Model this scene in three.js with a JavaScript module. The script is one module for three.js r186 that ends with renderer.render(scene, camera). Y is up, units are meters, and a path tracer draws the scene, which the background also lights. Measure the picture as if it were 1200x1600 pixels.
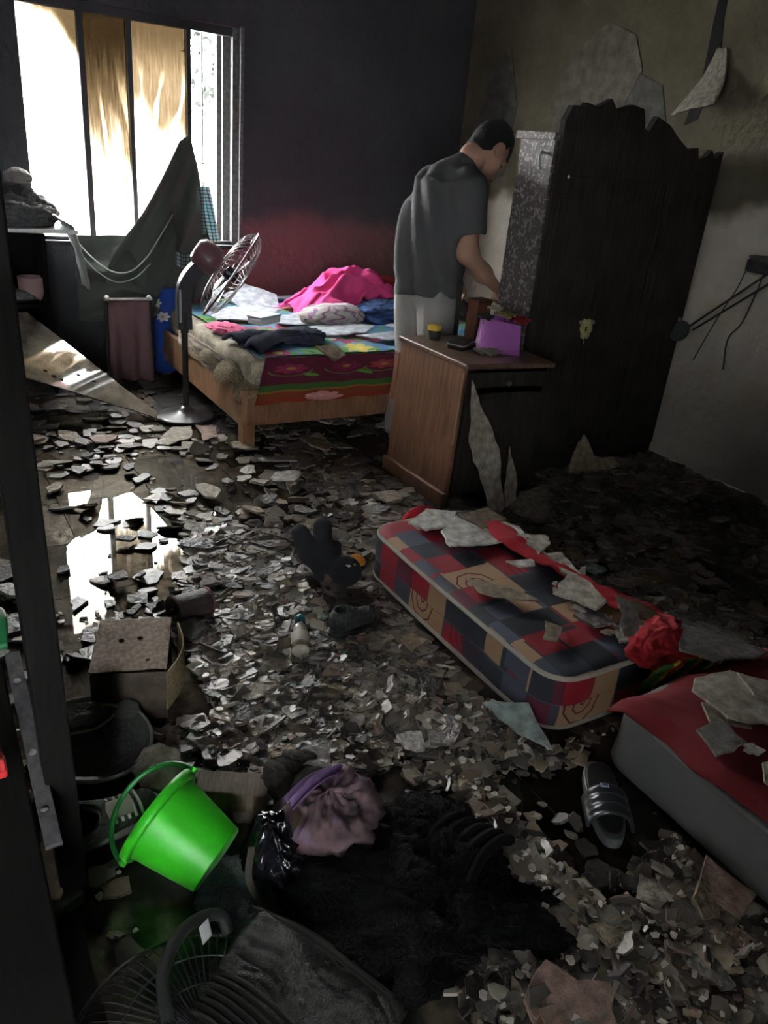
import * as THREE from 'three';
import { RoundedBoxGeometry } from 'three/addons/geometries/RoundedBoxGeometry.js';
import { mergeGeometries, mergeVertices, toCreasedNormals } from 'three/addons/utils/BufferGeometryUtils.js';
import { ImprovedNoise } from 'three/addons/math/ImprovedNoise.js';

// ------------------------------------------------------------------ camera, sky, exposure
const scene = new THREE.Scene();
const camera = new THREE.PerspectiveCamera(67.38, 0.75, 0.05, 200);
{
  const right = new THREE.Vector3(0.85605, 0.08967, 0.50906), up = new THREE.Vector3(0.14494, 0.90369, -0.40292), fwd = new THREE.Vector3(0.49616, -0.4187, -0.7606);
  camera.position.set(0, 1.5, 0);
  camera.quaternion.setFromRotationMatrix(new THREE.Matrix4().makeBasis(right, up, fwd.clone().negate()));
}
const renderer = new THREE.WebGLRenderer({ antialias: true });
renderer.toneMapping = THREE.LinearToneMapping;
renderer.toneMappingExposure = 1.0;
renderer.shadowMap.enabled = true;
scene.background = new THREE.Color(0.95, 0.98, 1.0);     // even overcast sky
scene.backgroundIntensity = 110;

// ------------------------------------------------------------------ helpers
const V = (x, y, z) => new THREE.Vector3(x, y, z);
let seed = 7;
function rnd() { seed = (seed + 0x6d2b79f5) | 0; let t = Math.imul(seed ^ (seed >>> 15), 1 | seed); t = (t + Math.imul(t ^ (t >>> 7), 61 | t)) ^ t; return ((t ^ (t >>> 14)) >>> 0) / 4294967296; }
const rr = (a, b) => a + (b - a) * rnd();
const pn = new ImprovedNoise(), noise = (x, y = 0, z = 0) => pn.noise(x, y, z);
const fbm = (x, y, z, o = 4) => { let s = 0, a = 0.5; for (let i = 0; i < o; i++) { s += a * noise(x, y, z); x *= 2.03; y *= 2.03; z *= 2.03; a *= 0.5; } return s; };
const clamp = THREE.MathUtils.clamp, lerp = THREE.MathUtils.lerp, sstep = THREE.MathUtils.smoothstep;
const used = new Map();
function numbered(n) { const k = used.get(n) ?? 0; used.set(n, k + 1); return k ? `${n}_${String(k).padStart(3, '0')}` : n; }
function sh(m) { m.castShadow = m.receiveShadow = true; return m; }
function tag(o, label, category, group, kind) { if (label) o.userData.label = label; if (category) o.userData.category = category; if (group) o.userData.group = group; if (kind) o.userData.kind = kind; return o; }
function thing(name, label, category, [x, y, z] = [0, 0, 0], turn = 0, group) {
  const o = new THREE.Group(); o.name = numbered(name); o.position.set(x, y, z); o.rotation.y = turn; scene.add(o);
  return tag(o, label, category, group);
}
function solo(name, label, category, geom, mat, [x, y, z] = [0, 0, 0], turn = 0, group) {
  const o = sh(new THREE.Mesh(geom, mat)); o.name = numbered(name); o.position.set(x, y, z); o.rotation.y = turn; scene.add(o);
  return tag(o, label, category, group);
}
function part(name, geom, mat, parent, label) {
  const o = sh(new THREE.Mesh(geom, mat)); const k = `${parent.uuid}/${name}`, n = used.get(k) ?? 0; used.set(k, n + 1);
  o.name = n ? `${name}_${String(n).padStart(3, '0')}` : name; if (label) o.userData.label = label; parent.add(o); return o;
}
function struct(name, geom, mat, parent) {
  const o = geom ? sh(new THREE.Mesh(geom, mat)) : new THREE.Group(); o.name = name; o.userData.kind = 'structure'; (parent ?? scene).add(o); return o;
}
const clean = (g) => { g = g.index ? g.toNonIndexed() : g; for (const k of Object.keys(g.attributes)) if (!['position', 'normal', 'uv', 'color'].includes(k)) g.deleteAttribute(k); return g; };
const merge = (...gs) => mergeGeometries(gs.flat().map(clean));
const move = (g, x, y, z) => g.translate(x, y, z);
const box = (w, h, d, x = 0, y = 0, z = 0, r = 0.004) => metric(new RoundedBoxGeometry(w, h, d, 2, Math.min(r, w / 2.01, h / 2.01, d / 2.01)).translate(x, y, z));
const plain = (w, h, d, x = 0, y = 0, z = 0) => metric(new THREE.BoxGeometry(w, h, d).translate(x, y, z));
const lathe = (pts, n = 40) => new THREE.LatheGeometry(pts.map(([r, y]) => new THREE.Vector2(r, y)), n);
const tube = (pts, r, n = 24, k = 8, closed = false) => new THREE.TubeGeometry(new THREE.CatmullRomCurve3(pts.map((p) => (p.isVector3 ? p : V(...p))), closed), n, r, k, closed);
const bar = (a, b, r, k = 8) => { const A = V(...a), B = V(...b), g = new THREE.CylinderGeometry(r, r, A.distanceTo(B), k); g.applyQuaternion(new THREE.Quaternion().setFromUnitVectors(V(0, 1, 0), B.clone().sub(A).normalize())); const m = A.add(B).multiplyScalar(0.5); return g.translate(m.x, m.y, m.z); };
// uv in metres, by the axis that each face looks along
function metric(g) {
  g = g.index ? g.toNonIndexed() : g; if (!g.attributes.normal) g.computeVertexNormals();
  const p = g.attributes.position, uv = new Float32Array(p.count * 2), a = V(), b = V(), c = V();
  for (let i = 0; i < p.count; i += 3) {
    a.fromBufferAttribute(p, i); b.fromBufferAttribute(p, i + 1); c.fromBufferAttribute(p, i + 2);
    const n = b.clone().sub(a).cross(c.clone().sub(a)), x = Math.abs(n.x), y = Math.abs(n.y), z = Math.abs(n.z);
    [a, b, c].forEach((q, k) => { const [u, v] = y >= x && y >= z ? [q.x, q.z] : x >= z ? [q.z, q.y] : [q.x, q.y]; uv[(i + k) * 2] = u; uv[(i + k) * 2 + 1] = v; });
  }
  g.setAttribute('uv', new THREE.BufferAttribute(uv, 2)); return g;
}
function extrude(pts, depth, bevel = 0.003) {
  const s = new THREE.Shape(pts.map(([x, y]) => new THREE.Vector2(x, y)));
  return metric(new THREE.ExtrudeGeometry(s, { depth, bevelEnabled: bevel > 0, bevelThickness: bevel, bevelSize: bevel, bevelOffset: -bevel, bevelSegments: 2, curveSegments: 10 }));
}
// a thick cloth: fn(u, v) -> [x, y, z]; both faces and the rim
function cloth(fn, nu = 40, nv = 40, th = 0.004, uvw = 1, uvh = 1) {
  const P = [], N = [], idx = [], pos = [], uv = [], w = nu + 1;
  for (let j = 0; j <= nv; j++) for (let i = 0; i <= nu; i++) P.push(V(...fn(i / nu, j / nv)));
  for (let j = 0; j <= nv; j++) for (let i = 0; i <= nu; i++) {
    const at = (a, b) => P[clamp(b, 0, nv) * w + clamp(a, 0, nu)];
    N.push(at(i + 1, j).clone().sub(at(i - 1, j)).cross(at(i, j + 1).clone().sub(at(i, j - 1))).normalize());
  }
  for (const s of [1, -1]) P.forEach((p, k) => { pos.push(p.x + (N[k].x * th * s) / 2, p.y + (N[k].y * th * s) / 2, p.z + (N[k].z * th * s) / 2); uv.push(((k % w) / nu) * uvw, (Math.floor(k / w) / nv) * uvh); });
  const o = P.length, quad = (a, b, c, d) => idx.push(a, b, c, a, c, d);
  for (let j = 0; j < nv; j++) for (let i = 0; i < nu; i++) { const k = j * w + i; quad(k, k + 1, k + w + 1, k + w); quad(o + k, o + k + w, o + k + w + 1, o + k + 1); }
  for (let i = 0; i < nu; i++) { quad(i, o + i, o + i + 1, i + 1); const k = nv * w + i; quad(k, k + 1, o + k + 1, o + k); }
  for (let j = 0; j < nv; j++) { const k = j * w; quad(k, k + w, o + k + w, o + k); quad(k + nu, o + k + nu, o + k + nu + w, k + nu + w); }
  const g = new THREE.BufferGeometry(); g.setAttribute('position', new THREE.Float32BufferAttribute(pos, 3)); g.setAttribute('uv', new THREE.Float32BufferAttribute(uv, 2)); g.setIndex(idx); g.computeVertexNormals(); return g;
}
// a crumpled lump of cloth: a squashed sphere with sharp folds, flat where it lies
function lump(rx, ry, rz, { f = 9, a = 0.22, s = 0, floor = 0.25, detail = 40 } = {}) {
  const g = new THREE.SphereGeometry(1, detail * 2, detail), p = g.attributes.position, v = V();
  for (let i = 0; i < p.count; i++) {
    v.fromBufferAttribute(p, i);
    const n = 1 - Math.abs(noise(v.x * f * 0.35 + s, v.y * f * 0.35 + s * 1.7, v.z * f * 0.35)) * 2, m = 1 - Math.abs(noise(v.x * f + s, v.y * f, v.z * f - s)) * 2;
    const w = fbm(v.x * 1.3 + s, v.y * 1.3, v.z * 1.3 + s, 2);
    v.multiplyScalar(1 + a * (n * 0.5 + m * 0.28 - 0.3) + w * a * 1.6);
    p.setXYZ(i, v.x * rx, Math.max(v.y, -floor) * ry + floor * ry, v.z * rz);
  }
  g.computeVertexNormals(); return g;
}
// the zero surface of a field, as a net of quads
function net(f, lo, hi, cell) {
  const n = [0, 1, 2].map((k) => Math.ceil((hi[k] - lo[k]) / cell) + 1), [nx, ny, nz] = n, F = new Float32Array(nx * ny * nz), id = new Int32Array(nx * ny * nz).fill(-1), pos = [], idx = [];
  const at = (i, j, k) => (k * ny + j) * nx + i;
  for (let k = 0; k < nz; k++) for (let j = 0; j < ny; j++) for (let i = 0; i < nx; i++) F[at(i, j, k)] = f(lo[0] + i * cell, lo[1] + j * cell, lo[2] + k * cell);
  for (let k = 0; k < nz - 1; k++) for (let j = 0; j < ny - 1; j++) for (let i = 0; i < nx - 1; i++) {
    let c = 0, x = 0, y = 0, z = 0; const v = [];
    for (let q = 0; q < 8; q++) v.push(F[at(i + (q & 1), j + ((q >> 1) & 1), k + (q >> 2))]);
    for (let q = 0; q < 8; q++) for (const b of [1, 2, 4]) if (!(q & b) && v[q] < 0 !== v[q | b] < 0) { const t = v[q] / (v[q] - v[q | b]); c++; x += (q & 1) + (b === 1 ? t : 0); y += ((q >> 1) & 1) + (b === 2 ? t : 0); z += (q >> 2) + (b === 4 ? t : 0); }
    if (c) { id[at(i, j, k)] = pos.length / 3; pos.push(lo[0] + (i + x / c) * cell, lo[1] + (j + y / c) * cell, lo[2] + (k + z / c) * cell); }
  }
  const q4 = (a, b, c, d, flip) => (flip ? idx.push(a, c, b, a, d, c) : idx.push(a, b, c, a, c, d));
  for (let k = 1; k < nz - 1; k++) for (let j = 1; j < ny - 1; j++) for (let i = 1; i < nx - 1; i++) {
    const s = F[at(i, j, k)] < 0;
    if (s !== F[at(i + 1, j, k)] < 0) q4(id[at(i, j - 1, k - 1)], id[at(i, j, k - 1)], id[at(i, j, k)], id[at(i, j - 1, k)], !s);
    if (s !== F[at(i, j + 1, k)] < 0) q4(id[at(i - 1, j, k - 1)], id[at(i - 1, j, k)], id[at(i, j, k)], id[at(i, j, k - 1)], !s);
    if (s !== F[at(i, j, k + 1)] < 0) q4(id[at(i - 1, j - 1, k)], id[at(i, j - 1, k)], id[at(i, j, k)], id[at(i - 1, j, k)], !s);
  }
  const g = new THREE.BufferGeometry(), uv = new Float32Array((pos.length / 3) * 2); for (let i = 0; i < pos.length / 3; i++) { uv[i * 2] = pos[i * 3] + pos[i * 3 + 2]; uv[i * 2 + 1] = pos[i * 3 + 1]; }
  g.setAttribute('position', new THREE.Float32BufferAttribute(pos, 3)); g.setAttribute('uv', new THREE.BufferAttribute(uv, 2)); g.setIndex(idx); g.computeVertexNormals(); return g;
}
function cap(ax, ay, az, bx, by, bz, ra, rb = ra) { const dx = bx - ax, dy = by - ay, dz = bz - az, L = dx * dx + dy * dy + dz * dz || 1e-9; return (x, y, z) => { const t = clamp(((x - ax) * dx + (y - ay) * dy + (z - az) * dz) / L, 0, 1); return Math.hypot(x - ax - dx * t, y - ay - dy * t, z - az - dz * t) - (ra + (rb - ra) * t); }; }
function ell(cx, cy, cz, rx, ry, rz, rot = 0) { const c = Math.cos(rot), s = Math.sin(rot), m = Math.min(rx, ry, rz); return (x, y, z) => { x -= cx; y -= cy; z -= cz; const X = c * x + s * y, Y = -s * x + c * y; return (Math.hypot(X / rx, Y / ry, z / rz) - 1) * m; }; }
const smin = (a, b, k) => { const h = Math.max(k - Math.abs(a - b), 0) / k; return Math.min(a, b) - h * h * k * 0.25; };
const blend = (fs, k) => (x, y, z) => { let d = 1e9; for (const f of fs) d = smin(d, f(x, y, z), k); return d; };

// ------------------------------------------------------------------ textures
function tex(size, fn, { srgb = true, rep = 1, repY } = {}) {
  const w = size[0] ?? size, h = size[1] ?? size, d = new Uint8Array(w * h * 4);
  for (let y = 0; y < h; y++) for (let x = 0; x < w; x++) { const c = fn(x / w, y / h, x, y), o = (y * w + x) * 4; for (let k = 0; k < 3; k++) d[o + k] = clamp((Array.isArray(c) ? c[k] : c) * 255, 0, 255); d[o + 3] = 255; }
  const t = new THREE.DataTexture(d, w, h); t.wrapS = t.wrapT = THREE.RepeatWrapping; t.magFilter = THREE.LinearFilter; if (srgb) t.colorSpace = THREE.SRGBColorSpace;
  t.repeat.set(rep, repY ?? rep); t.needsUpdate = true; return t;
}
// noise that tiles over the unit square
function tn(u, v, f, s = 0) {
  const n = Math.max(1, Math.round(f)), x = (u - Math.floor(u)) * n, y = (v - Math.floor(v)) * n, i = Math.floor(x), j = Math.floor(y), fx = x - i, fy = y - j, q = (t) => t * t * t * (t * (t * 6 - 15) + 10);
  const g = (a, b, dx, dy) => { let h = Math.imul((a % n) + 7919 * (b % n) + Math.round(s * 131) + 17, 0x9e3779b1); h = Math.imul(h ^ (h >>> 15), 0x85ebca6b); h ^= h >>> 13; const t = ((h >>> 0) / 4294967296) * 6.2832; return Math.cos(t) * dx + Math.sin(t) * dy; };
  return 1.4 * lerp(lerp(g(i, j, fx, fy), g(i + 1, j, fx - 1, fy), q(fx)), lerp(g(i, j + 1, fx, fy - 1), g(i + 1, j + 1, fx - 1, fy - 1), q(fx)), q(fy));
}
const tf = (u, v, f, s, o = 4) => { let t = 0, a = 0.5; for (let i = 0; i < o; i++) { t += a * tn(u, v, f, s + i * 3.3); f *= 2; a *= 0.5; } return t; };
const mix3 = (a, b, t) => a.map((x, k) => x + (b[k] - x) * t);
const copy = (t, rep, repY) => { const c = t.clone(); c.repeat.set(rep, repY ?? rep); c.needsUpdate = true; return c; };
const grainTex = tex(512, (u, v) => { const n = tf(u, v, 10, 1, 6), sp = tn(u, v, 150, 9); return clamp(0.85 + n * 0.34 - (sp > 0.36 ? 0.16 : 0) + (sp < -0.42 ? 0.1 : 0), 0, 1); });
const grainBump = tex(512, (u, v) => 0.5 + tf(u, v, 14, 3, 6) * 0.9, { srgb: false });
const fineBump = tex(512, (u, v) => 0.5 + tf(u, v, 70, 5, 4) * 0.9, { srgb: false });
const weaveBump = tex(256, (u, v) => 0.5 + 0.25 * Math.sin(u * 402) * Math.sin(v * 402) + tn(u, v, 40, 2) * 0.3, { srgb: false });
const woodTex = tex(512, (u, v) => { const w = u + 0.02 * tn(u, v, 4, 2), g = tn(w * 1, v * 0.06 + 0.2, 60, 4) * 0.5 + tn(w, v * 0.12, 140, 6) * 0.3 + tn(u, v, 6, 1) * 0.35; return clamp(0.84 + g * 0.28, 0, 1); });
const std = (color, roughness = 0.8, o = {}) => new THREE.MeshStandardMaterial({ color: Array.isArray(color) ? new THREE.Color().setRGB(...color) : color, roughness, ...o });
const grainy = (color, roughness = 0.8, rep = 3, bs = 0.004, o = {}) => std(color, roughness, { map: copy(grainTex, rep), bumpMap: copy(grainBump, rep), bumpScale: bs, ...o });
const fabric = (color, o = {}) => std(color, 0.95, { bumpMap: copy(weaveBump, 6), bumpScale: 0.0006, ...o });
const wood = (color, rough = 0.55, rep = 1.2, o = {}) => std(color, rough, { map: copy(woodTex, rep), bumpMap: copy(woodTex, rep), bumpScale: 0.001, ...o });
const M = {
  burntWood: new THREE.MeshPhysicalMaterial({ color: new THREE.Color().setRGB(0.045, 0.04, 0.036), roughness: 0.85, specularIntensity: 0.25, map: copy(woodTex, 1.2) }),
  blackWood: new THREE.MeshPhysicalMaterial({ color: new THREE.Color().setRGB(0.0095, 0.009, 0.0085), roughness: 0.85, specularIntensity: 0.25, map: copy(woodTex, 1.2) }), char: new THREE.MeshPhysicalMaterial({ color: new THREE.Color().setRGB(0.008, 0.008, 0.0085), roughness: 0.85, specularIntensity: 0.3, bumpMap: copy(grainBump, 8), bumpScale: 0.012 }), blackPlastic: std([0.018, 0.018, 0.02], 0.35), greyMetal: std([0.3, 0.3, 0.31], 0.45, { metalness: 0.6 }),
  white: std([0.75, 0.74, 0.71], 0.5), bedWood: wood([0.42, 0.22, 0.11], 0.5, 1.5), deskWood: wood([0.3, 0.15, 0.085], 0.42, 1.1),
};
// ------------------------------------------------------------------ the room
const ZB = -5.32, XR = 3.83, XL = -1.25, ZF = 1.25, CEIL = 2.75, TH = 0.15;
const wallMap = (w, h, x0, fn, W = 1024, H = 512) => { const t = tex([W, H], (u, v) => fn(x0 + u * w, v * h)); t.repeat.set(1 / w, 1 / h); t.offset.set(-x0 / w, 0); t.wrapS = t.wrapT = THREE.ClampToEdgeWrapping; return t; };
// burnt paint: soot black above an uneven tide line, the old pink below
const backMap = wallMap(5.4, CEIL, -1.4, (x, y) => {
  const n = fbm(x * 1.2, y * 1.2, 3, 5), edge = sstep(y + n * 0.22 + 0.03 * noise(x * 6, 1, 2), 0.94, 1.1), g = 0.02 * fbm(x * 14, y * 14, 8, 3);
  const c = mix3([0.46, 0.33, 0.33], [0.245, 0.245, 0.26], Math.max(edge, 1 - sstep(x + n * 0.3, 1.45, 1.75)));
  return c.map((k) => k + g + n * 0.07);
});
const rightMap = wallMap(6.8, CEIL, -5.5, (z, y) => {
  const n = fbm(z * 1.1 + 9, y * 1.1, 5, 5), m = fbm(z * 3 + 2, y * 3, 1, 4), soot = sstep(y + n * 0.55 + m * 0.16, 1.24, 1.4), g = 0.03 * fbm(z * 20, y * 20, 2, 3);
  const base = mix3([0.76, 0.73, 0.68], [0.34, 0.32, 0.255], soot), bare = sstep(m - 0.4 * (y > 1.3), 0.12, 0.3) * 0.05;
  return base.map((k, i) => k + g + m * 0.1 - bare * [0.4, 0.7, 1][i]);
});
const plasterWall = (map, b = 0.006) => std(0xffffff, 0.9, { map, bumpMap: copy(grainBump, 1.6), bumpScale: b });
const sootGrey = grainy([0.05, 0.05, 0.05], 0.95, 0.7, 0.006), outsideWall = grainy([0.5, 0.48, 0.44], 0.95, 0.5);
function slabWithHole(w, h, x0, hole) { const s = new THREE.Shape([[x0, 0], [x0 + w, 0], [x0 + w, h], [x0, h]].map(([x, y]) => new THREE.Vector2(x, y))); if (hole) s.holes.push(new THREE.Path(hole.map(([x, y]) => new THREE.Vector2(x, y)))); return metric(new THREE.ExtrudeGeometry(s, { depth: TH, bevelEnabled: false })); }
const WX0 = 0.74, WX1 = 2.06, WY0 = 0.85, WY1 = 2.14;
struct('wall_back', slabWithHole(XR - XL + 2 * TH, CEIL, XL - TH, [[WX0, WY0], [WX0, WY1], [WX1, WY1], [WX1, WY0]]).translate(0, 0, ZB - TH), plasterWall(backMap));
const wallRight = struct('wall_right', plain(TH, CEIL, ZF - ZB, XR + TH / 2, CEIL / 2, (ZF + ZB) / 2), plasterWall(rightMap));
const LZ0 = -1.08, LZ1 = -0.36, LY0 = 1.41, LY1 = 1.63;   // unseen opening in the left wall, added to light the right wall
struct('wall_left', metric((() => { const s = new THREE.Shape([[-ZF, 0], [-ZB, 0], [-ZB, CEIL], [-ZF, CEIL]].map(([x, y]) => new THREE.Vector2(x, y))); s.holes.push(new THREE.Path([[-LZ1, LY0], [-LZ1, LY1], [-LZ0, LY1], [-LZ0, LY0]].map(([x, y]) => new THREE.Vector2(x, y)))); return new THREE.ExtrudeGeometry(s, { depth: TH, bevelEnabled: false }).rotateY(Math.PI / 2).translate(XL - TH, 0, 0); })()), sootGrey);
{ const w = struct('added_window_2', null, null), m = std([0.05, 0.05, 0.05], 0.6); for (const y of [LY0 + 0.008, LY1 - 0.008]) part('frame_rail', box(0.06, 0.016, LZ1 - LZ0, XL - TH / 2, y, (LZ0 + LZ1) / 2), m, w); for (const z of [LZ0 + 0.015, LZ1 - 0.015]) part('frame_jamb', box(0.06, LY1 - LY0, 0.03, XL - TH / 2, (LY0 + LY1) / 2, z), m, w); }
const DX0 = -0.965, DX1 = -0.76, DY = 2.05;  // unseen narrow gap behind the camera, added to light the foreground
struct('wall_front', slabWithHole(XR - XL + 2 * TH, CEIL, XL - TH, [[DX0, 0.001], [DX0, DY], [DX1, DY], [DX1, 0.001]]).translate(0, 0, ZF), sootGrey);
struct('ceiling', plain(XR - XL + 2 * TH, TH, ZF - ZB + 2 * TH, (XR + XL) / 2, CEIL + TH / 2, (ZF + ZB) / 2), sootGrey);
// floor: grout bed and tiles
const dirtTex = tex(512, (u, v) => { const n = tf(u, v, 5, 7, 6), m = tf(u, v, 26, 2, 4), d = sstep(n + m * 0.5, -0.12, 0.25), s = sstep(m, 0.1, 0.25) * 0.25; return mix3([0.17, 0.165, 0.155], [0.58, 0.53, 0.45], d * (1 - s)).map((k) => k + m * 0.12); });
const floor = struct('floor', plain(XR - XL + 2 * TH, 0.1, ZF - ZB + 2 * TH, (XR + XL) / 2, -0.0575, (ZF + ZB) / 2), grainy([0.05, 0.047, 0.043], 0.6, 2));
const tileMats = [0, 1, 2].map((k) => std([0.62 - k * 0.12, 0.6 - k * 0.12, 0.58 - k * 0.12], 0.35 + 0.1 * k, { map: copy(dirtTex, 0.55 + 0.08 * k), bumpMap: copy(grainBump, 1.3), bumpScale: 0.003 }));
const tileShapes = new Map();
for (let i = -7; i < 7; i++) for (let j = -10; j < 8; j++) {
  const x0 = Math.max(1.255 + i * 0.4, XL), x1 = Math.min(1.653 + i * 0.4, XR), z0 = Math.max(-1.698 + j * 0.4, ZB), z1 = Math.min(-1.3 + j * 0.4, ZF);
  if (x1 - x0 < 0.02 || z1 - z0 < 0.02) continue;
  const key = [x1 - x0, z1 - z0].map((k) => k.toFixed(3)).join(); if (!tileShapes.has(key)) tileShapes.set(key, metric(new RoundedBoxGeometry(x1 - x0, 0.008, z1 - z0, 1, 0.002)));
  const g = tileShapes.get(key), t = part('tile', g, tileMats[Math.floor(rnd() * 3)], floor);
  t.position.set((x0 + x1) / 2, -0.0042 + rr(-0.0006, 0.0004), (z0 + z1) / 2); t.rotation.set(rr(-0.001, 0.001), Math.floor(rnd() * 2) * Math.PI, rr(-0.001, 0.001));
}
// window: sooty panes, dark mullions, an open gap with a bar, pale casing on the right
const win = struct('window_1', null, null);
const frameDark = std([0.035, 0.034, 0.036], 0.5), casing = grainy([0.16, 0.16, 0.158], 0.5, 4, 0.001);
const F = (name, x0, x1, y0, y1, m, z = ZB - 0.045, d = 0.05) => { const o = part(name, box(x1 - x0, y1 - y0, d, (x0 + x1) / 2, (y0 + y1) / 2, z, 0.004), m, win); return o; };
F('frame_rail', WX0, WX1, 2.09, WY1, frameDark); F('frame_rail', WX0, WX1, WY0, 0.872, frameDark); F('frame_jamb', WX0, 0.757, WY0, WY1, frameDark);
F('mullion', 1.075, 1.111, 0.85, 2.12, frameDark); F('mullion', 1.352, 1.381, 0.85, 2.1, frameDark); F('mullion', 1.712, 1.74, 0.85, 2.1, frameDark);
F('frame_jamb', 1.925, 1.985, 0.85, 2.1, casing, ZB - 0.11, 0.04); F('frame_jamb', 1.955, 2.03, 0.85, 2.11, casing, ZB - 0.085, 0.05); F('frame_jamb', 2.005, 2.058, 0.85, 2.14, casing, ZB - 0.05, 0.07); F('window_casing', 2.05, 2.075, 0.85, 2.15, casing, ZB - 0.03, 0.075);
F('window_sill', WX0 - 0.03, WX1 + 0.03, 0.825, 0.85, sootGrey, ZB - 0.02, 0.1);
part('window_bar', bar([1.834, 0.86, ZB - 0.1], [1.834, 2.1, ZB - 0.1], 0.006), frameDark, win);
part('window_bar', bar([1.752, 1.35, ZB - 0.1], [1.93, 1.35, ZB - 0.1], 0.004), frameDark, win);
// smoke film on the glass: thick towards the head of the pane, wiped by hand in strokes and run by water
function film(kind) {
  const W = 256, H = 768, data = new Float32Array(W * H * 4), at = (u, v) => {
    const st = noise(u * 5 + v * 3.2, u * 1.6 - v * 1.4, kind * 7), fine = fbm(u * 26 + 4 * v, v * 9, kind * 3, 3), run = noise(u * 34, v * 3, kind), wob = fbm(u * 3, v * 3, kind * 5 + 1, 4);
    let D;
    if (kind === 0) D = sstep(v + wob * 0.25, 0.3, 0.75) * 0.26 + sstep(v + 0.35 * (u - 0.6) * (u > 0.6 ? 1 : 0.15) + wob * 0.09, 0.9, 1.0) * 0.85;
    else if (kind === 1) D = 0.16 + sstep(v + wob * 0.3 + st * 0.1, 0.1, 0.6) * 0.86 + fine * 0.22 + run * 0.05 + sstep(v, 0.55, 0.95) * 0.36 - sstep(st, 0.05, 0.35) * 0.3 * (1 - sstep(v, 0.62, 0.9));
    else D = 0.1 + sstep(v + wob * 0.2 - 0.12 * (0.5 - u), 0.42, 0.64) * 0.8 + fine * 0.12 + sstep(v, 0.75, 1) * 0.22 - sstep(noise(u * 3.2 + v * 4, (u - v * 0.8) * 7, 4), 0.08, 0.3) * 0.3 * (1 - sstep(v, 0.68, 0.86)) + run * 0.04;
    D = Math.max(D * 1.24, 0.02); const e = [4.3, 4.62, 5.15].map((k) => Math.exp(-k * D) * 0.96);
    return e;
  };
  for (let y = 0; y < H; y++) for (let x = 0; x < W; x++) data.set([...at(x / W, y / H), 1], (y * W + x) * 4);
  const t = new THREE.DataTexture(data, W, H, THREE.RGBAFormat, THREE.FloatType); t.magFilter = THREE.LinearFilter; t.needsUpdate = true; return t;
}
[[0.757, 1.075, 0.872, 2.118], [1.111, 1.352, 0.872, 2.09], [1.381, 1.712, 0.872, 2.09]].forEach(([x0, x1, y0, y1], k) => {
  const g = new THREE.BoxGeometry(x1 - x0, y1 - y0, 0.004); g.deleteAttribute('uv');
  const p = g.attributes.position, uv = []; for (let i = 0; i < p.count; i++) uv.push(p.getX(i) / (x1 - x0) + 0.5, p.getY(i) / (y1 - y0) + 0.5);
  const q = new THREE.PlaneGeometry(x1 - x0, y1 - y0), m = new THREE.MeshPhysicalMaterial({ color: 0xffffff, map: film(k), transmission: 1, roughness: 0.05, thickness: 0, ior: 1.5, side: THREE.DoubleSide });
  m.map.wrapS = m.map.wrapT = THREE.ClampToEdgeWrapping;
  const o = part('window_pane', q, m, win); o.position.set((x0 + x1) / 2, (y0 + y1) / 2, ZB - 0.05 + (k === 0 ? 0.01 : 0));
});
// outside: yard and the tree seen through the open gap
struct('ground', plain(30, 0.2, 30, 1.5, -0.35, ZB - TH - 15.1), grainy([0.42, 0.4, 0.36], 0.95, 0.4));
{
  const t = thing('tree', 'dark leafy tree outside the open gap of the window', 'tree', [3.45, -0.25, -9.1]);
  part('trunk', tube([[0.3, 0, 0], [0.25, 0.9, 0.05], [0.32, 1.7, 0], [0.3, 2.5, 0.1]], 0.06, 16, 8), grainy([0.06, 0.05, 0.04], 0.9, 4), t);
  part('branch', merge(tube([[0.3, 1.4, 0], [0, 2.2, 0.1], [-0.2, 2.9, 0]], 0.03, 10, 6), tube([[0.3, 1.6, 0], [0.5, 2.3, -0.1], [0.55, 3, 0]], 0.03, 10, 6)), grainy([0.06, 0.05, 0.04], 0.9, 4), t);
  const leaf = extrude([[0, 0], [0.03, 0.03], [0.035, 0.07], [0, 0.13], [-0.035, 0.07], [-0.03, 0.03]], 0.002, 0), ls = [];
  const q = new THREE.Quaternion(), e = new THREE.Euler(), m = new THREE.Matrix4();
  for (let i = 0; i < 1500; i++) { const a = rr(0, 6.283), r = Math.pow(rnd(), 0.6), c = rnd() < 0.6 ? [0.25, 2.15] : [-0.05, 2.7]; e.set(rr(0, 6.3), rr(0, 6.3), rr(0, 6.3)); m.compose(V(c[0] + Math.cos(a) * r * 0.42, c[1] + rr(-0.75, 0.55), Math.sin(a) * r * 0.4), q.setFromEuler(e), V(1, 1, 1)); ls.push(leaf.clone().applyMatrix4(m)); }
  tag(part('foliage', merge(ls), std([0.004, 0.006, 0.0035], 0.8), t), null, null, null, 'stuff');
}
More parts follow.
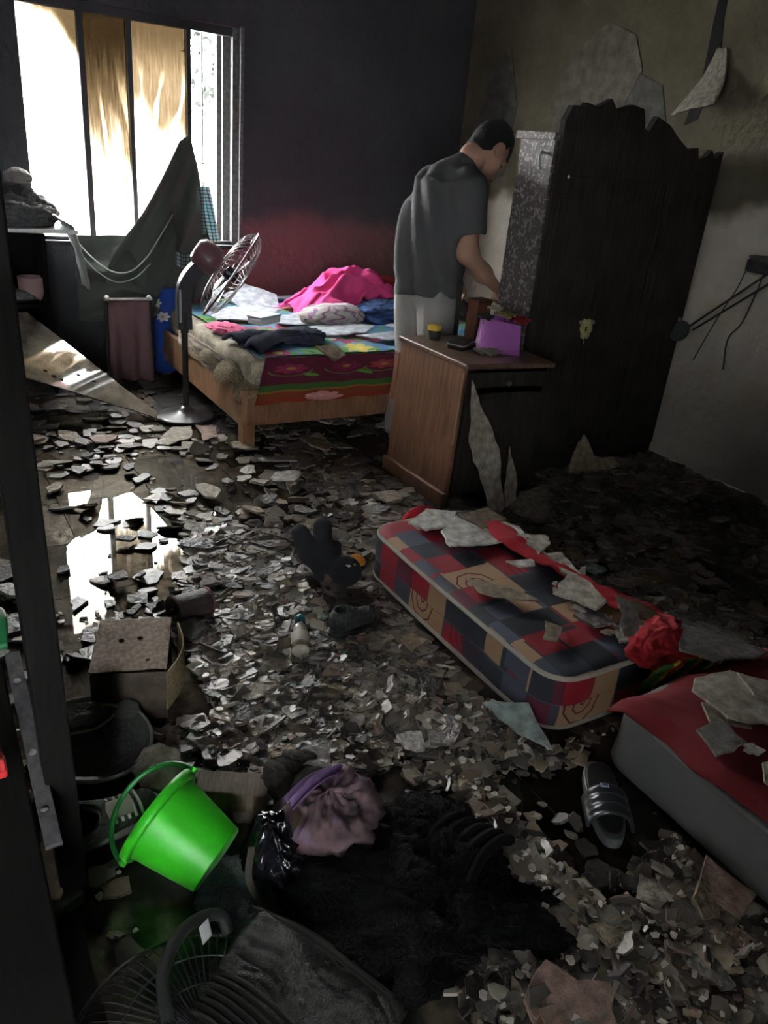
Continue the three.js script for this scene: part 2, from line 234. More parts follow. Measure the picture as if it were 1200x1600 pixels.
// peeled skins of plaster still on the right wall, and the flap that hangs off it
{
  const skin = grainy([0.15, 0.138, 0.105], 0.85, 1.4, 0.004), skin2 = grainy([0.11, 0.106, 0.09], 0.9, 1.4, 0.004);
  const P = (pts, d, m) => { const g = extrude(pts, d, 0.002); g.rotateY(-Math.PI / 2); g.translate(XR + 0.0005, 0, 0); return part('plaster_skin', g, m, wallRight); };
  const wall = (o) => o;
  wall(P([[-4.35, 1.95], [-4.2, 2.2], [-3.95, 2.34], [-3.72, 2.26], [-3.62, 2.08], [-3.78, 1.75], [-4.1, 1.62], [-4.3, 1.7]], 0.006, skin));
  wall(P([[-3.78, 1.76], [-3.63, 2.06], [-3.45, 2.0], [-3.36, 1.8], [-3.4, 1.6], [-3.6, 1.52]], 0.004, skin2));
  wall(P([[-5.2, 1.5], [-5.05, 2.1], [-4.85, 2.25], [-4.7, 1.9], [-4.75, 1.45], [-5, 1.35]], 0.003, skin2));
  const crack = std([0.008, 0.008, 0.008], 0.95), c = extrude([[-3.2, 2.75], [-3.17, 2.75], [-3.14, 2.3], [-3.1, 2.1], [-3.16, 1.83], [-3.24, 1.8], [-3.19, 2.05], [-3.2, 2.3]], 0.004, 0);
  c.rotateY(-Math.PI / 2); c.translate(XR, 0, 0); part('wall_chase', c, crack, wallRight, 'dark bared channel in the wall');
  const flap = cloth((u, v) => { const t = v * 2.3, r = 0.09 + 0.03 * Math.sin(u * 5), y = 2.16 - v * 0.33 + 0.05 * (u - 0.5) * v; return [XR - 0.01 - 0.16 * v * v - 0.03 * Math.sin(u * 3.1) * v, y + 0.04 * v * Math.sin(t) + 0.01 * noise(u * 6, v * 6), -3.1 + (u - 0.5) * (0.06 + 0.2 * v) + 0.03 * v]; }, 16, 20, 0.012, 0.3, 0.4);
  part('plaster_flap', flap, grainy([0.42, 0.4, 0.32], 0.85, 3, 0.006), wallRight, 'pale curled flap of plaster hanging from the wall');
}
// ------------------------------------------------------------------ bed
const canvasTex = (w, h, draw) => { const c = document.createElement('canvas'); c.width = w; c.height = h; draw(c.getContext('2d'), w, h); const t = new THREE.CanvasTexture(c); t.colorSpace = THREE.SRGBColorSpace; t.wrapS = t.wrapT = THREE.RepeatWrapping; return t; };
function flower(x, cx, cy, r, petal, heart) { x.fillStyle = petal; for (let k = 0; k < 7; k++) { x.beginPath(); x.ellipse(cx + Math.cos(k * 0.9) * r * 0.6, cy + Math.sin(k * 0.9) * r * 0.6, r * 0.48, r * 0.3, k * 0.9, 0, 6.3); x.fill(); } x.fillStyle = heart; x.beginPath(); x.arc(cx, cy, r * 0.3, 0, 6.3); x.fill(); }
const floralTex = canvasTex(1024, 512, (x, w, h) => {   // one unit = 2.0 m x 0.22 m side of the cover, banded
  x.fillStyle = '#50102a'; x.fillRect(0, 0, w, h);
  x.fillStyle = '#2f5a24'; x.fillRect(0, 300, w, 70); x.fillStyle = '#7d5c22'; x.fillRect(0, 366, w, 22); x.fillStyle = '#74321a'; x.fillRect(0, 388, w, 70); x.fillStyle = '#7d2b18'; x.fillRect(0, 456, w, 60);
  for (let k = 0; k < 7; k++) { const cx = 90 + k * 150 + (k * 37) % 50; x.strokeStyle = '#5a6a2c'; x.lineWidth = 8; x.beginPath(); x.arc(cx, 130, 74, 0.1, 2.9); x.stroke(); flower(x, cx, 120, 52, ['#7c2246', '#6a1a3c', '#8a3438'][k % 3], '#8a7030'); x.fillStyle = '#4f8a34'; x.beginPath(); x.ellipse(cx + 70, 200, 36, 16, 0.7, 0, 6.3); x.fill(); }
});
const coverTop = canvasTex(1024, 1024, (x, w, h) => {
  x.fillStyle = '#5f93a8'; x.fillRect(0, 0, w, h);
  for (let k = 0; k < 60; k++) { const a = (k * 379) % w, b = (k * 613) % h; flower(x, a, b, 40 + (k % 4) * 16, ['#c23a74', '#6aa84a', '#d8c24a', '#4a79b0', '#e0e0d8', '#a03060'][k % 6], ['#e0d060', '#3d7f3a'][k % 2]); x.fillStyle = '#55a04a'; x.beginPath(); x.ellipse(a + 60, b + 30, 44, 16, k, 0, 6.3); x.fill(); }
});
{
  const t = thing('bed', 'low wooden box bed with a torn mattress under a bright floral cover', 'bed');
  const x0 = 1.44, x1 = 3.4, z0 = -3.66, z1 = -5.28;
  part('side_rail', box(0.03, 0.2, z0 - z1, x0 + 0.015, 0.235, (z0 + z1) / 2), M.bedWood, t); part('side_rail', box(0.03, 0.2, z0 - z1, x1, 0.235, (z0 + z1) / 2), M.bedWood, t);
  part('foot_rail', box(x1 - x0 - 0.03, 0.2, 0.03, (x0 + x1) / 2 + 0.015, 0.235, z0 - 0.015), wood([0.3, 0.15, 0.08], 0.5, 1.5), t);
  for (const [x, z] of [[x0 + 0.05, z0 - 0.06], [x1 - 0.05, z0 - 0.06], [x0 + 0.05, z1 + 0.06], [x1 - 0.05, z1 + 0.06]]) part('leg', box(0.07, 0.135, 0.07, x, 0.067, z), M.bedWood, t);
  part('slat_base', plain(x1 - x0 - 0.04, 0.02, z0 - z1 - 0.06, (x0 + x1) / 2, 0.3, (z0 + z1) / 2), M.bedWood, t);
  // mattress: soft edges, its near left corner burst open
  const mw = x1 - x0 - 0.04, md = z0 - z1 - 0.03, g = new RoundedBoxGeometry(mw, 0.18, md, 8, 0.05), p = g.attributes.position;
  for (let i = 0; i < p.count; i++) { const x = p.getX(i), y = p.getY(i), z = p.getZ(i); p.setY(i, y + (y > 0 ? 0.02 * fbm(x * 3, z * 3, 1, 3) : 0)); p.setX(i, x + 0.012 * noise(x * 5, y * 8, z * 5)); p.setZ(i, z + 0.012 * noise(x * 6, y * 4, 3)); }
  g.computeVertexNormals(); g.translate((x0 + x1) / 2 + 0.02, 0.395, (z0 + z1) / 2);
  part('mattress', metric(g), fabric([0.42, 0.36, 0.27], { map: grainTex }), t);
  // floral cover: one sheet over the top, another fall down the near side
  const top = cloth((u, v) => { const x = lerp(x0 + 0.1, x1 - 0.05, u), z = lerp(z0 - 0.03, z1 + 0.05, v); return [x + 0.03 * noise(v * 6, 2) * (1 - u), 0.497 + 0.018 * fbm(x * 4, z * 4, 2, 3) + 0.006 * Math.abs(noise(x * 14, z * 14)), z]; }, 90, 60, 0.006, 1.4, 1.1);
  part('cover_top', top, fabric([0.6, 0.62, 0.66], { map: coverTop }), t);
  const fall = cloth((u, v) => { const x = lerp(x0 + 0.12, x1 - 0.05, u), w = 0.006 * Math.sin(x * 26) + 0.01 * noise(x * 7, v * 2) * (0.5 + v); return [x - 0.06 * v * (1 - u), 0.5 - 0.235 * v + 0.012 * noise(x * 9, 4) * v - 0.004, z0 + 0.005 + 0.022 * Math.sqrt(v) + w]; }, 110, 22, 0.006, 1, 1);
  const ft = floralTex; ft.flipY = true; const fuv = fall.attributes.uv; for (let i = 0; i < fuv.count; i++) fuv.setY(i, 1 - fuv.getY(i));
  part('cover_fall', fall, fabric(0xffffff, { map: ft }), t);
  // burst foam at the corner, hanging down over the rail
  const foam = grainy([0.5, 0.4, 0.25], 0.95, 5, 0.012);
  for (const [x, y, z, a, b, c, s] of [[1.45, 0.37, -3.85, 0.075, 0.08, 0.11, 1], [1.49, 0.3, -3.72, 0.07, 0.085, 0.06, 2], [1.44, 0.4, -4.1, 0.06, 0.05, 0.12, 3], [1.46, 0.36, -4.4, 0.045, 0.06, 0.13, 8]]) part('burst_foam', move(lump(a, b, c, { s, a: 0.3, f: 7 }), x, y - 0.03, z), foam, t);
  part('torn_lining', cloth((u, v) => [1.435 + 0.02 * noise(u * 5, v * 4, 2) - 0.01 * v, 0.44 - v * (0.12 + 0.06 * noise(u * 7, 1)), -3.75 - u * 0.95], 40, 12, 0.005), fabric([0.4, 0.33, 0.26], { map: grainTex }), t);
  part('torn_rag', move(lump(0.09, 0.03, 0.035, { s: 5, a: 0.4 }), 1.9, 0.27, z0 + 0.02), fabric([0.5, 0.22, 0.22]), t);
}
const onBed = 0.505;
solo('blanket', 'crumpled hot pink fleece blanket heaped on the bed', 'blanket', (() => {
  return cloth((u, v) => { const x = lerp(2.18, 3.25, u), z = lerp(-4.5, -5.0, v) - 0.3 * (u - 0.3), r = 0.17 * Math.sin(Math.PI * clamp(u * 1.05, 0, 1)) * Math.sin(Math.PI * (0.12 + v * 0.76)); const fo = 0.075 * (1 - 2.4 * Math.abs(noise(u * 4.4 + v * 1.3, v * 3.2, 4))) + 0.036 * (1 - 2 * Math.abs(noise(u * 7, v * 6, 9))); return [x + 0.05 * noise(u * 4, v * 4, 2), Math.max(0.005, r + fo * (0.5 + r * 4)), z + 0.06 * noise(u * 3, v * 5, 7)]; }, 80, 60, 0.012);
})(), fabric([0.83, 0.07, 0.29], {}), [0, onBed, 0]);
const stripeTex = tex(256, (u, v) => { const s = Math.sin(u * 75 + 5 * tn(u, v, 7, 1)), n = tn(u, v, 13, 4); return n > 0.12 && s > 0.1 ? [0.58, 0.46, 0.57] : s > 0.75 ? [0.52, 0.36, 0.48] : [0.68, 0.66, 0.65]; });
solo('pillow', 'grey white pillow with purple streaks lying below the pink blanket', 'pillow', lump(0.25, 0.075, 0.15, { f: 4, a: 0.12, s: 3, floor: 0.55 }), fabric(0xffffff, { map: stripeTex }), [2.33, onBed + 0.005, -4.4], 0.35);
const denimTex = tex(256, (u, v) => mix3([0.1, 0.16, 0.3], [0.3, 0.42, 0.62], clamp(0.5 + tf(u, v, 12, 4, 4) * 1.6, 0, 1)));
solo('blue_cloth', 'crumpled blue clothes on the bed right of the striped pillow', 'clothes', lump(0.26, 0.09, 0.17, { f: 9, a: 0.3, s: 11 }), fabric(0xffffff, { map: denimTex }), [2.78, onBed, -4.5], 0.2);
solo('dark_clothes', 'heap of dark sooty clothes behind the blue clothes on the bed', 'clothes', lump(0.3, 0.13, 0.2, { f: 8, a: 0.3, s: 14 }), fabric([0.05, 0.04, 0.035]), [3.2, onBed, -4.62]);
solo('red_cloth', 'red cloth on top of the far end of the pink blanket', 'clothes', lump(0.17, 0.06, 0.08, { f: 9, a: 0.35, s: 17 }), fabric([0.5, 0.04, 0.05]), [3.12, onBed + 0.1, -5.12]);
solo('trousers', 'dark navy trousers thrown across the near left corner of the bed', 'clothes', (() => {
  const leg = (a, b, c, s) => cloth((u, v) => { const q = new THREE.QuadraticBezierCurve3(V(...a), V(...b), V(...c)).getPoint(u), w = (v - 0.5) * 0.15; return [q.x + w * 0.3, q.y + 0.03 * Math.sin(v * 3.14) + 0.014 * noise(u * 8, v * 4, s), q.z + w]; }, 30, 12, 0.02);
  return merge(leg([1.5, 0.005, -4.0], [1.66, 0.03, -4.06], [1.98, 0.0, -3.95], 1), leg([1.55, 0.0, -3.8], [1.7, 0.05, -3.98], [2.02, 0.02, -4.02], 4), move(lump(0.14, 0.055, 0.1, { s: 21, a: 0.3 }), 1.92, 0, -3.98));
})(), fabric([0.022, 0.026, 0.05]), [0, onBed, 0]);
{
  const t = thing('cardboard_packet', 'small white rectangular packet lying on the dark trousers', 'packet', [1.78, onBed + 0.075, -4.2], 0.5);
  part('packet_body', box(0.19, 0.04, 0.1, 0, 0, 0, 0.01), M.white, t); part('packet_lid', box(0.194, 0.012, 0.104, 0, 0.024, 0, 0.005), std([0.6, 0.62, 0.66], 0.4), t);
}
solo('pink_cloth', 'small pink cloth crumpled beside the white packet on the bed', 'clothes', lump(0.08, 0.03, 0.12, { f: 8, a: 0.35, s: 31 }), fabric([0.65, 0.12, 0.25]), [1.58, onBed, -4.28], 0.3);

// ------------------------------------------------------------------ shards of plaster and board
const shardMats = { grey: grainy([0.2, 0.19, 0.172], 0.45, 3, 0.006), dark: grainy([0.085, 0.08, 0.071], 0.32, 3, 0.006), white: grainy([0.62, 0.6, 0.55], 0.7, 3, 0.005), tan: grainy([0.34, 0.275, 0.19], 0.6, 3, 0.006), pink: grainy([0.38, 0.25, 0.2], 0.65, 3, 0.005), teal: grainy([0.34, 0.42, 0.4], 0.65, 3, 0.005), brown: grainy([0.26, 0.18, 0.105], 0.65, 3, 0.006), pale: grainy([0.42, 0.38, 0.31], 0.75, 3, 0.006) };
// outline -> flake: broken rim, uneven faces, slight warp
function flake(pts, th = 0.008, warp = 0.006, s = 1) {
  const ring = []; for (let i = 0; i < pts.length; i++) { const a = pts[i], b = pts[(i + 1) % pts.length]; ring.push(a); const L = Math.hypot(b[0] - a[0], b[1] - a[1]), k = L > 0.1 ? 3 : 1; for (let q = 1; q <= k; q++) { const t = q / (k + 1), j = L * 0.05 * noise(s * 3.1 + i * 7.7, q * 2.3, 1.1) * 2; ring.push([lerp(a[0], b[0], t) + ((b[1] - a[1]) / L) * j, lerp(a[1], b[1], t) - ((b[0] - a[0]) / L) * j]); } }
  const n = ring.length, cx = ring.reduce((q, p) => q + p[0], 0) / n, cz = ring.reduce((q, p) => q + p[1], 0) / n, P = [], h = (x, z) => warp * 2 * noise(x * 5 + s, z * 5 - s, s) ;
  const push = (x, y, z) => P.push(V(x, y + h(x, z), z));
  ring.forEach(([x, z]) => push(lerp(x, cx, 0.03), th, lerp(z, cz, 0.03))); ring.forEach(([x, z]) => push(x, th * 0.35, z)); ring.forEach(([x, z]) => push(lerp(x, cx, 0.05), 0, lerp(z, cz, 0.05)));
  const tri = [], pts2 = ring.map(([x, z]) => new THREE.Vector2(x, z)); let faces = THREE.ShapeUtils.triangulateShape(pts2, []);
  const area = THREE.ShapeUtils.area(pts2);
  for (const [a, b, c] of faces) { area > 0 ? tri.push(a, c, b, 2 * n + a, 2 * n + b, 2 * n + c) : tri.push(a, b, c, 2 * n + a, 2 * n + c, 2 * n + b); }
  for (let r = 0; r < 2; r++) for (let i = 0; i < n; i++) { const a = r * n + i, b = r * n + ((i + 1) % n); area > 0 ? tri.push(a, b, a + n, b, b + n, a + n) : tri.push(a, a + n, b, b, a + n, b + n); }
  const pos = [], uv = []; for (const k of tri) { pos.push(P[k].x, P[k].y, P[k].z); uv.push(P[k].x + P[k].y + s, P[k].z + P[k].y); }
  const g = new THREE.BufferGeometry(); g.setAttribute('position', new THREE.Float32BufferAttribute(pos, 3)); g.setAttribute('uv', new THREE.Float32BufferAttribute(uv, 2)); g.computeVertexNormals(); return g;
}
let flakeSeed = 1;
function shard(name, label, category, pts, y, mat, { th = 0.009, warp = 0.006, tilt = [0, 0], group } = {}) {
  const cx = pts.reduce((q, p) => q + p[0], 0) / pts.length, cz = pts.reduce((q, p) => q + p[1], 0) / pts.length;
  const o = solo(name, label, category, flake(pts.map(([x, z]) => [x - cx, z - cz]), th, warp, flakeSeed++ * 0.37), mat, [cx, y, cz], 0, group); o.rotation.set(tilt[0], 0, tilt[1]); return o;
}
const S = (label, pts, y, m, o) => shard('plaster_slab', label, 'plaster', pts, y, shardMats[m], o);
const boardBlue = grainy([0.5, 0.53, 0.58], 0.6, 2, 0.002);
// on the bed
for (const [label, pts, tilt] of [
  ['pale blue board slab propped up at the back of the bed beside the fan cage', [[1.85, -5.1], [2.05, -5.25], [2.25, -5.1], [2.2, -4.86], [1.95, -4.82]], [0.35, 0]],
  ['long pale board piece flat on the bed below the fan cage', [[1.62, -4.75], [1.95, -4.85], [2.1, -4.62], [1.85, -4.45], [1.6, -4.5]], [0, 0.06]],
  ['pale board slab lying on the bed left of the striped pillow', [[1.95, -4.5], [2.2, -4.6], [2.28, -4.42], [2.12, -4.28], [1.92, -4.33]], [0.05, 0]],
  ['broken grey board lying on the bed in front of the striped pillow', [[2.05, -4.2], [2.3, -4.28], [2.5, -4.15], [2.35, -4.0], [2.1, -4.02]], [0.04, 0.03]],
  ['narrow grey board sliver near the front edge of the bed', [[2.25, -3.95], [2.55, -4.02], [2.66, -3.9], [2.4, -3.82]], [0, 0]],
  ['grey board chip between the blue clothes and the front edge of the bed', [[2.6, -4.2], [2.8, -4.25], [2.95, -4.1], [2.7, -4.05]], [0.05, 0]],
  ['white board strip at the back of the bed left of the pink blanket', [[2.2, -5.2], [2.6, -5.22], [2.62, -5.1], [2.25, -5.08]], [0, 0]],
]) shard('board_piece', label, 'board', pts, onBed + 0.018, boardBlue, { tilt, th: 0.008 });
shard('board_piece', 'small tan chip hanging on the front edge of the floral cover', 'board', [[1.86, -3.7], [2.0, -3.7], [2.02, -3.62], [1.92, -3.58]], onBed + 0.008, shardMats.tan, { tilt: [0.45, 0] });

// ------------------------------------------------------------------ pedestal fan by the bed
function cage(R, depth, spokes, wire) {
  const gs = [], pts = (a, sgn) => [[0.035, 0.5], [0.5, 0.47], [0.88, 0.28], [1, 0]].map(([r, d]) => V(Math.cos(a) * r * R, sgn * d * depth, Math.sin(a) * r * R)); pts(0, 1)[0].x = 0.03;
  for (const s of [1, -1]) { for (let k = 0; k < spokes; k++) { const p = pts((k / spokes) * 6.2832, s); p[0].set(p[0].x, p[0].y, p[0].z); gs.push(tube(p, wire, 8, 4)); } for (const [r, d] of [[0.5, 0.47], [0.8, 0.35], [0.15, 0.5]]) gs.push(new THREE.TorusGeometry(r * R, wire, 5, 48).rotateX(Math.PI / 2).translate(0, s * d * depth, 0)); }
  return gs;
}
{
  const t = thing('pedestal_fan', 'black pedestal fan tipped beside the bed with grey wire cage', 'fan', [1.325, 0.006, -4.25]);
  const wire = std([0.35, 0.35, 0.36], 0.35, { metalness: 0.7 }), bladeM = new THREE.MeshPhysicalMaterial({ color: new THREE.Color(0.25, 0.25, 0.27), roughness: 0.25, transmission: 0.35, side: THREE.DoubleSide });
  part('base', lathe([[0, 0], [0.165, 0], [0.17, 0.012], [0.15, 0.024], [0.06, 0.036], [0.04, 0.06], [0.02, 0.075], [0, 0.075]]), M.blackPlastic, t);
  part('pole', merge(bar([0, 0.06, 0], [0, 0.55, 0], 0.018, 16), bar([0, 0.5, 0], [0, 0.62, 0], 0.024, 16)), M.blackPlastic, t);
  part('neck', (() => { const c = new THREE.CatmullRomCurve3([V(0, 0.52, 0), V(0, 0.72, 0), V(0.02, 0.79, 0.01), V(0.08, 0.86, 0.02), V(0.13, 0.89, 0.03)]), g = new THREE.ExtrudeGeometry(new THREE.Shape([[-0.02, -0.04], [0.02, -0.04], [0.02, 0.04], [-0.02, 0.04]].map(([a, b]) => new THREE.Vector2(a, b))), { steps: 30, extrudePath: c, bevelEnabled: false }); return metric(g); })(), std([0.05, 0.05, 0.055], 0.3), t);
  part('neck_strip', bar([-0.028, 0.56, 0.02], [-0.028, 0.74, 0.02], 0.008), std([0.5, 0.5, 0.52], 0.3), t);
  const head = new THREE.Group(); head.name = 'fan_head'; t.add(head); head.position.set(0.24, 0.83, 0.08); head.quaternion.setFromUnitVectors(V(0, 1, 0), V(0.67, -0.49, 0.29).normalize());
  part('motor', lathe([[0, -0.17], [0.05, -0.168], [0.075, -0.14], [0.082, -0.07], [0.075, -0.03], [0.04, -0.01], [0, -0.01]]).translate(0, -0.06, 0), std([0.12, 0.05, 0.06], 0.4), head);
  part('cage', merge(cage(0.262, 0.15, 44, 0.0016)), wire, head); part('cage_rim', new THREE.TorusGeometry(0.263, 0.006, 8, 72).rotateX(Math.PI / 2), wire, head);
  part('badge', lathe([[0, 0.082], [0.03, 0.082], [0.034, 0.076], [0, 0.076]]), M.greyMetal, head);
  part('hub', lathe([[0, 0.04], [0.03, 0.035], [0.036, -0.03], [0, -0.04]]), M.blackPlastic, head);
  for (let k = 0; k < 3; k++) part('blade', cloth((u, v) => { const r = 0.03 + 0.19 * u, a = k * 2.094 + (v - 0.5) * (0.5 + 1.1 * Math.sin(u * 2.6)); return [Math.cos(a) * r, 0.05 * (v - 0.5) * (0.4 + u), Math.sin(a) * r]; }, 16, 16, 0.002), bladeM, head);
}

// ------------------------------------------------------------------ desk, wardrobe
{
  const t = thing('desk', 'brown wooden desk cabinet with a charred black front beside the wardrobe', 'desk', [2.09, 0, -2.67]);   // origin: near left foot
  t.rotation.z = -0.03;
  const w = 0.5, d = 0.53, h = 0.69;
  part('side_panel', box(0.025, h - 0.02, d, 0.0125 - 0.02, h / 2, -d / 2), M.deskWood, t); part('side_panel', box(0.025, h - 0.02, d, w - 0.0125, h / 2, -d / 2), M.burntWood, t);
  part('top', box(w + 0.03, 0.028, d + 0.05, w / 2 - 0.015, h, -d / 2 + 0.005, 0.009), wood([0.2, 0.12, 0.08], 0.35, 1.1), t);
  part('plinth', box(0.03, 0.075, d + 0.02, -0.025, 0.038, -d / 2, 0.006), M.deskWood, t);
  part('back_panel', box(w - 0.05, h - 0.06, 0.012, w / 2, h / 2, -d + 0.03), M.deskWood, t);
  part('door', box(w - 0.04, h - 0.16, 0.02, w / 2, h / 2 - 0.02, -0.012), M.burntWood, t); 
  const dr = part('drawer', box(w - 0.04, 0.1, 0.02, w / 2, h - 0.085, -0.012), M.burntWood, t); part('knob', new THREE.SphereGeometry(0.014, 12, 8).translate(w / 2, h - 0.085, 0.008), M.blackPlastic, dr);
  part('edge_strip', box(0.008, 0.34, 0.012, -0.018, h - 0.2, 0.002), wood([0.5, 0.27, 0.13], 0.5), t);
  part('loose_batten', box(0.012, 0.24, 0.035, -0.045, h - 0.18, -d + 0.02), wood([0.32, 0.13, 0.08], 0.5), t);
}
const litSideTex = tex(512, (u, v) => { const a = tf(u, v, 16, 2, 5), b = tf(u, v, 44, 6, 4), st = tn(u * 3 % 1, v * 0.4, 50, 3); const k = sstep(a * 0.8 + b * 1.2, 0.02, 0.4) * 0.4; return mix3([0.33, 0.31, 0.3], [0.86, 0.84, 0.82], k + 0.12 * st + 0.12 * b); });  // base tone lightened to stand for window light; the pale blotches are real
{
  const t = thing('wardrobe', 'tall burnt black wardrobe with a ragged charred top and a side coloured as window-lit', 'wardrobe', [2.62, 0, -2.9]);
  const w = 1.14, h = 1.64, d = 0.24;
  part('side_panel', box(0.02, h - 0.02, d, 0, h / 2 + 0.01, -d / 2), std(0xffffff, 0.55, { map: copy(litSideTex, 1.3), bumpMap: copy(fineBump, 2), bumpScale: 0.003 }), t, 'grey side panel with window light in its colour and pale blotches');
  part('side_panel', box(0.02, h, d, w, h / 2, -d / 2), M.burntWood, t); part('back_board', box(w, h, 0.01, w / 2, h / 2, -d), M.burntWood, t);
  part('cornice', box(0.035, 0.035, d + 0.03, -0.005, h + 0.01, -d / 2 - 0.01, 0.005), std(0xffffff, 0.6, { map: copy(litSideTex, 1.7) }), t, 'grey end of the cornice with window light in its colour');
  part('hook', tube([[-0.012, h - 0.06, -0.06], [-0.03, h - 0.06, -0.06], [-0.034, h - 0.1, -0.06], [-0.018, h - 0.13, -0.06]], 0.006, 14, 8), M.greyMetal, t);
  // front: three doors and the ragged head, each char-black
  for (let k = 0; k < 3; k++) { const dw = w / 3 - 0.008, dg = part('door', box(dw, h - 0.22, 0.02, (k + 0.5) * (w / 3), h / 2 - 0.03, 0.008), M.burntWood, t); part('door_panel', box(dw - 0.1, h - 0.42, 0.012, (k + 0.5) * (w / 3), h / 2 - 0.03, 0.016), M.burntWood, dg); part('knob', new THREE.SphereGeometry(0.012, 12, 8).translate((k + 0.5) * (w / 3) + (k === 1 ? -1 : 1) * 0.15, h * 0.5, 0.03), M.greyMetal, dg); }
  const pts = [[0.02, h - 0.16]]; const tops = [[0.02, 0.02], [0.05, 0.08], [0.12, 0.085], [0.13, 0.1], [0.2, 0.09], [0.28, 0.13], [0.32, 0.09], [0.42, 0.12], [0.5, 0.11], [0.53, 0.03], [0.56, 0.02], [0.6, 0.09], [0.7, 0.06], [0.78, 0.01], [0.86, -0.03], [0.94, -0.02], [0.96, -0.07], [1.02, -0.05], [1.05, -0.02], [1.08, -0.06], [w, -0.02]]; for (const [x, y] of tops) pts.push([x, h + y + 0.06]); pts.push([w, h - 0.16]);
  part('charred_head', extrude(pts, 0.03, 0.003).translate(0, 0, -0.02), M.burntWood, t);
  part('plinth', box(w, 0.08, d, w / 2, 0.04, -d / 2), M.burntWood, t);
  part('knob', new THREE.SphereGeometry(0.01, 12, 8).translate(0.09, h - 0.15, 0.012), M.white, t);
}
// flower ornament stuck on the wardrobe door
{
  const t = thing('paper_flower', 'small yellow flower ornament on the black wardrobe door', 'ornament', [2.985, 0.79, -2.862]);
  for (let k = 0; k < 6; k++) part('petal', lump(0.018, 0.01, 0.022, { detail: 8, a: 0.2, s: k }).rotateX(1.4).translate(Math.cos(k * 1.05) * 0.026, Math.sin(k * 1.05) * 0.034, 0.004), std([0.4, 0.38, 0.16], 0.7), t); part('stem', bar([0, -0.02, 0], [0.01, -0.08, 0.002], 0.004), std([0.2, 0.22, 0.1], 0.7), t);
}
// slabs leaning on the desk and wardrobe
function leaning(label, pts, th, mat) { // 3D outline in one plane
  const P = pts.map((p) => V(...p)), c = P.reduce((a, p) => a.add(p), V()).multiplyScalar(1 / P.length), n = V(); for (let i = 0; i < P.length; i++) { const a = P[i], b = P[(i + 1) % P.length]; n.x += (a.y - b.y) * (a.z + b.z); n.y += (a.z - b.z) * (a.x + b.x); n.z += (a.x - b.x) * (a.y + b.y); } n.normalize(); if (n.z < 0) n.negate();
  const q = new THREE.Quaternion().setFromUnitVectors(V(0, 1, 0), n), qi = q.clone().invert(), o = solo('plaster_slab', label, 'plaster', flake(P.map((p) => { const l = p.clone().sub(c).applyQuaternion(qi); return [l.x, l.z]; }), th, 0.004, flakeSeed++ * 0.41), mat, c.toArray()); o.quaternion.copy(q); return o;
}
leaning('tall tan plaster slab leaning against the charred desk front', [[2.136, 0.632, -2.66], [2.186, 0.492, -2.62], [2.267, 0.317, -2.56], [2.285, 0.057, -2.47], [2.205, 0.01, -2.455], [2.145, 0.203, -2.52], [2.096, 0.362, -2.58], [2.117, 0.497, -2.62]], 0.012, shardMats.pale);
leaning('narrow upright plaster splinter just right of the tall leaning slab', [[2.38, 0.3, -2.62], [2.42, 0.15, -2.57], [2.4, 0.02, -2.53], [2.33, 0.02, -2.53], [2.34, 0.12, -2.56]], 0.01, shardMats.pale);
leaning('pointed plaster slab standing at the foot of the wardrobe', [[3.085, 0.22, -2.82], [3.152, 0.1, -2.78], [3.3, 0.08, -2.77], [3.374, 0.005, -2.74], [3.2, 0.0, -2.735], [2.956, 0.03, -2.765], [3.008, 0.13, -2.79]], 0.012, shardMats.tan);

// ------------------------------------------------------------------ things on the desk
const deskY = 0.703;
{
  const t = thing('plastic_cup', 'small yellow cup blackened at one side on the desk corner', 'cup', [2.225, deskY - 0.005, -3.12]);
  part('cup_body', lathe([[0, 0.003], [0.026, 0.003], [0.034, 0.07], [0.03, 0.07], [0.024, 0.01], [0, 0.01]]), std([0.7, 0.48, 0.05], 0.4), t); part('soot_wrap', lathe([[0.0275, 0.003], [0.0325, 0.05], [0.0335, 0.05], [0.0285, 0.0]], 30), std([0.02, 0.018, 0.015], 0.6), t);
}
{
  const t = thing('wallet', 'black flat case with a pale edge lying open on the desk top', 'case', [2.26, deskY - 0.004, -2.93], 0.4);
  part('case_base', box(0.13, 0.022, 0.09, 0, 0.011, 0, 0.008), M.blackPlastic, t); part('case_lid', box(0.12, 0.014, 0.085, 0.006, 0.032, -0.004, 0.006).rotateZ(0.08), std([0.03, 0.028, 0.028], 0.4), t); part('edge_trim', box(0.132, 0.004, 0.092, 0, 0.024, 0, 0.002), std([0.35, 0.3, 0.25], 0.5), t);
}
solo('wilted_flower', 'pale dried flower lying in front of the purple bag on the desk', 'flower', (() => { const gs = []; for (let k = 0; k < 12; k++) { const a = k * 0.9, r = 0.015 + 0.004 * k; gs.push(lump(0.022, 0.008, 0.013, { detail: 7, s: k, a: 0.3 }).rotateZ(0.5).rotateY(a).translate(Math.cos(a) * r, 0.006 + 0.012 * rnd(), Math.sin(a) * r * 0.7)); } gs.push(tube([[0.03, 0.01, 0.02], [0.08, 0.015, 0.03], [0.12, 0.006, 0.02]], 0.004, 10, 6)); return merge(gs); })(), grainy([0.55, 0.5, 0.38], 0.9, 5), [2.335, deskY - 0.008, -2.83]);
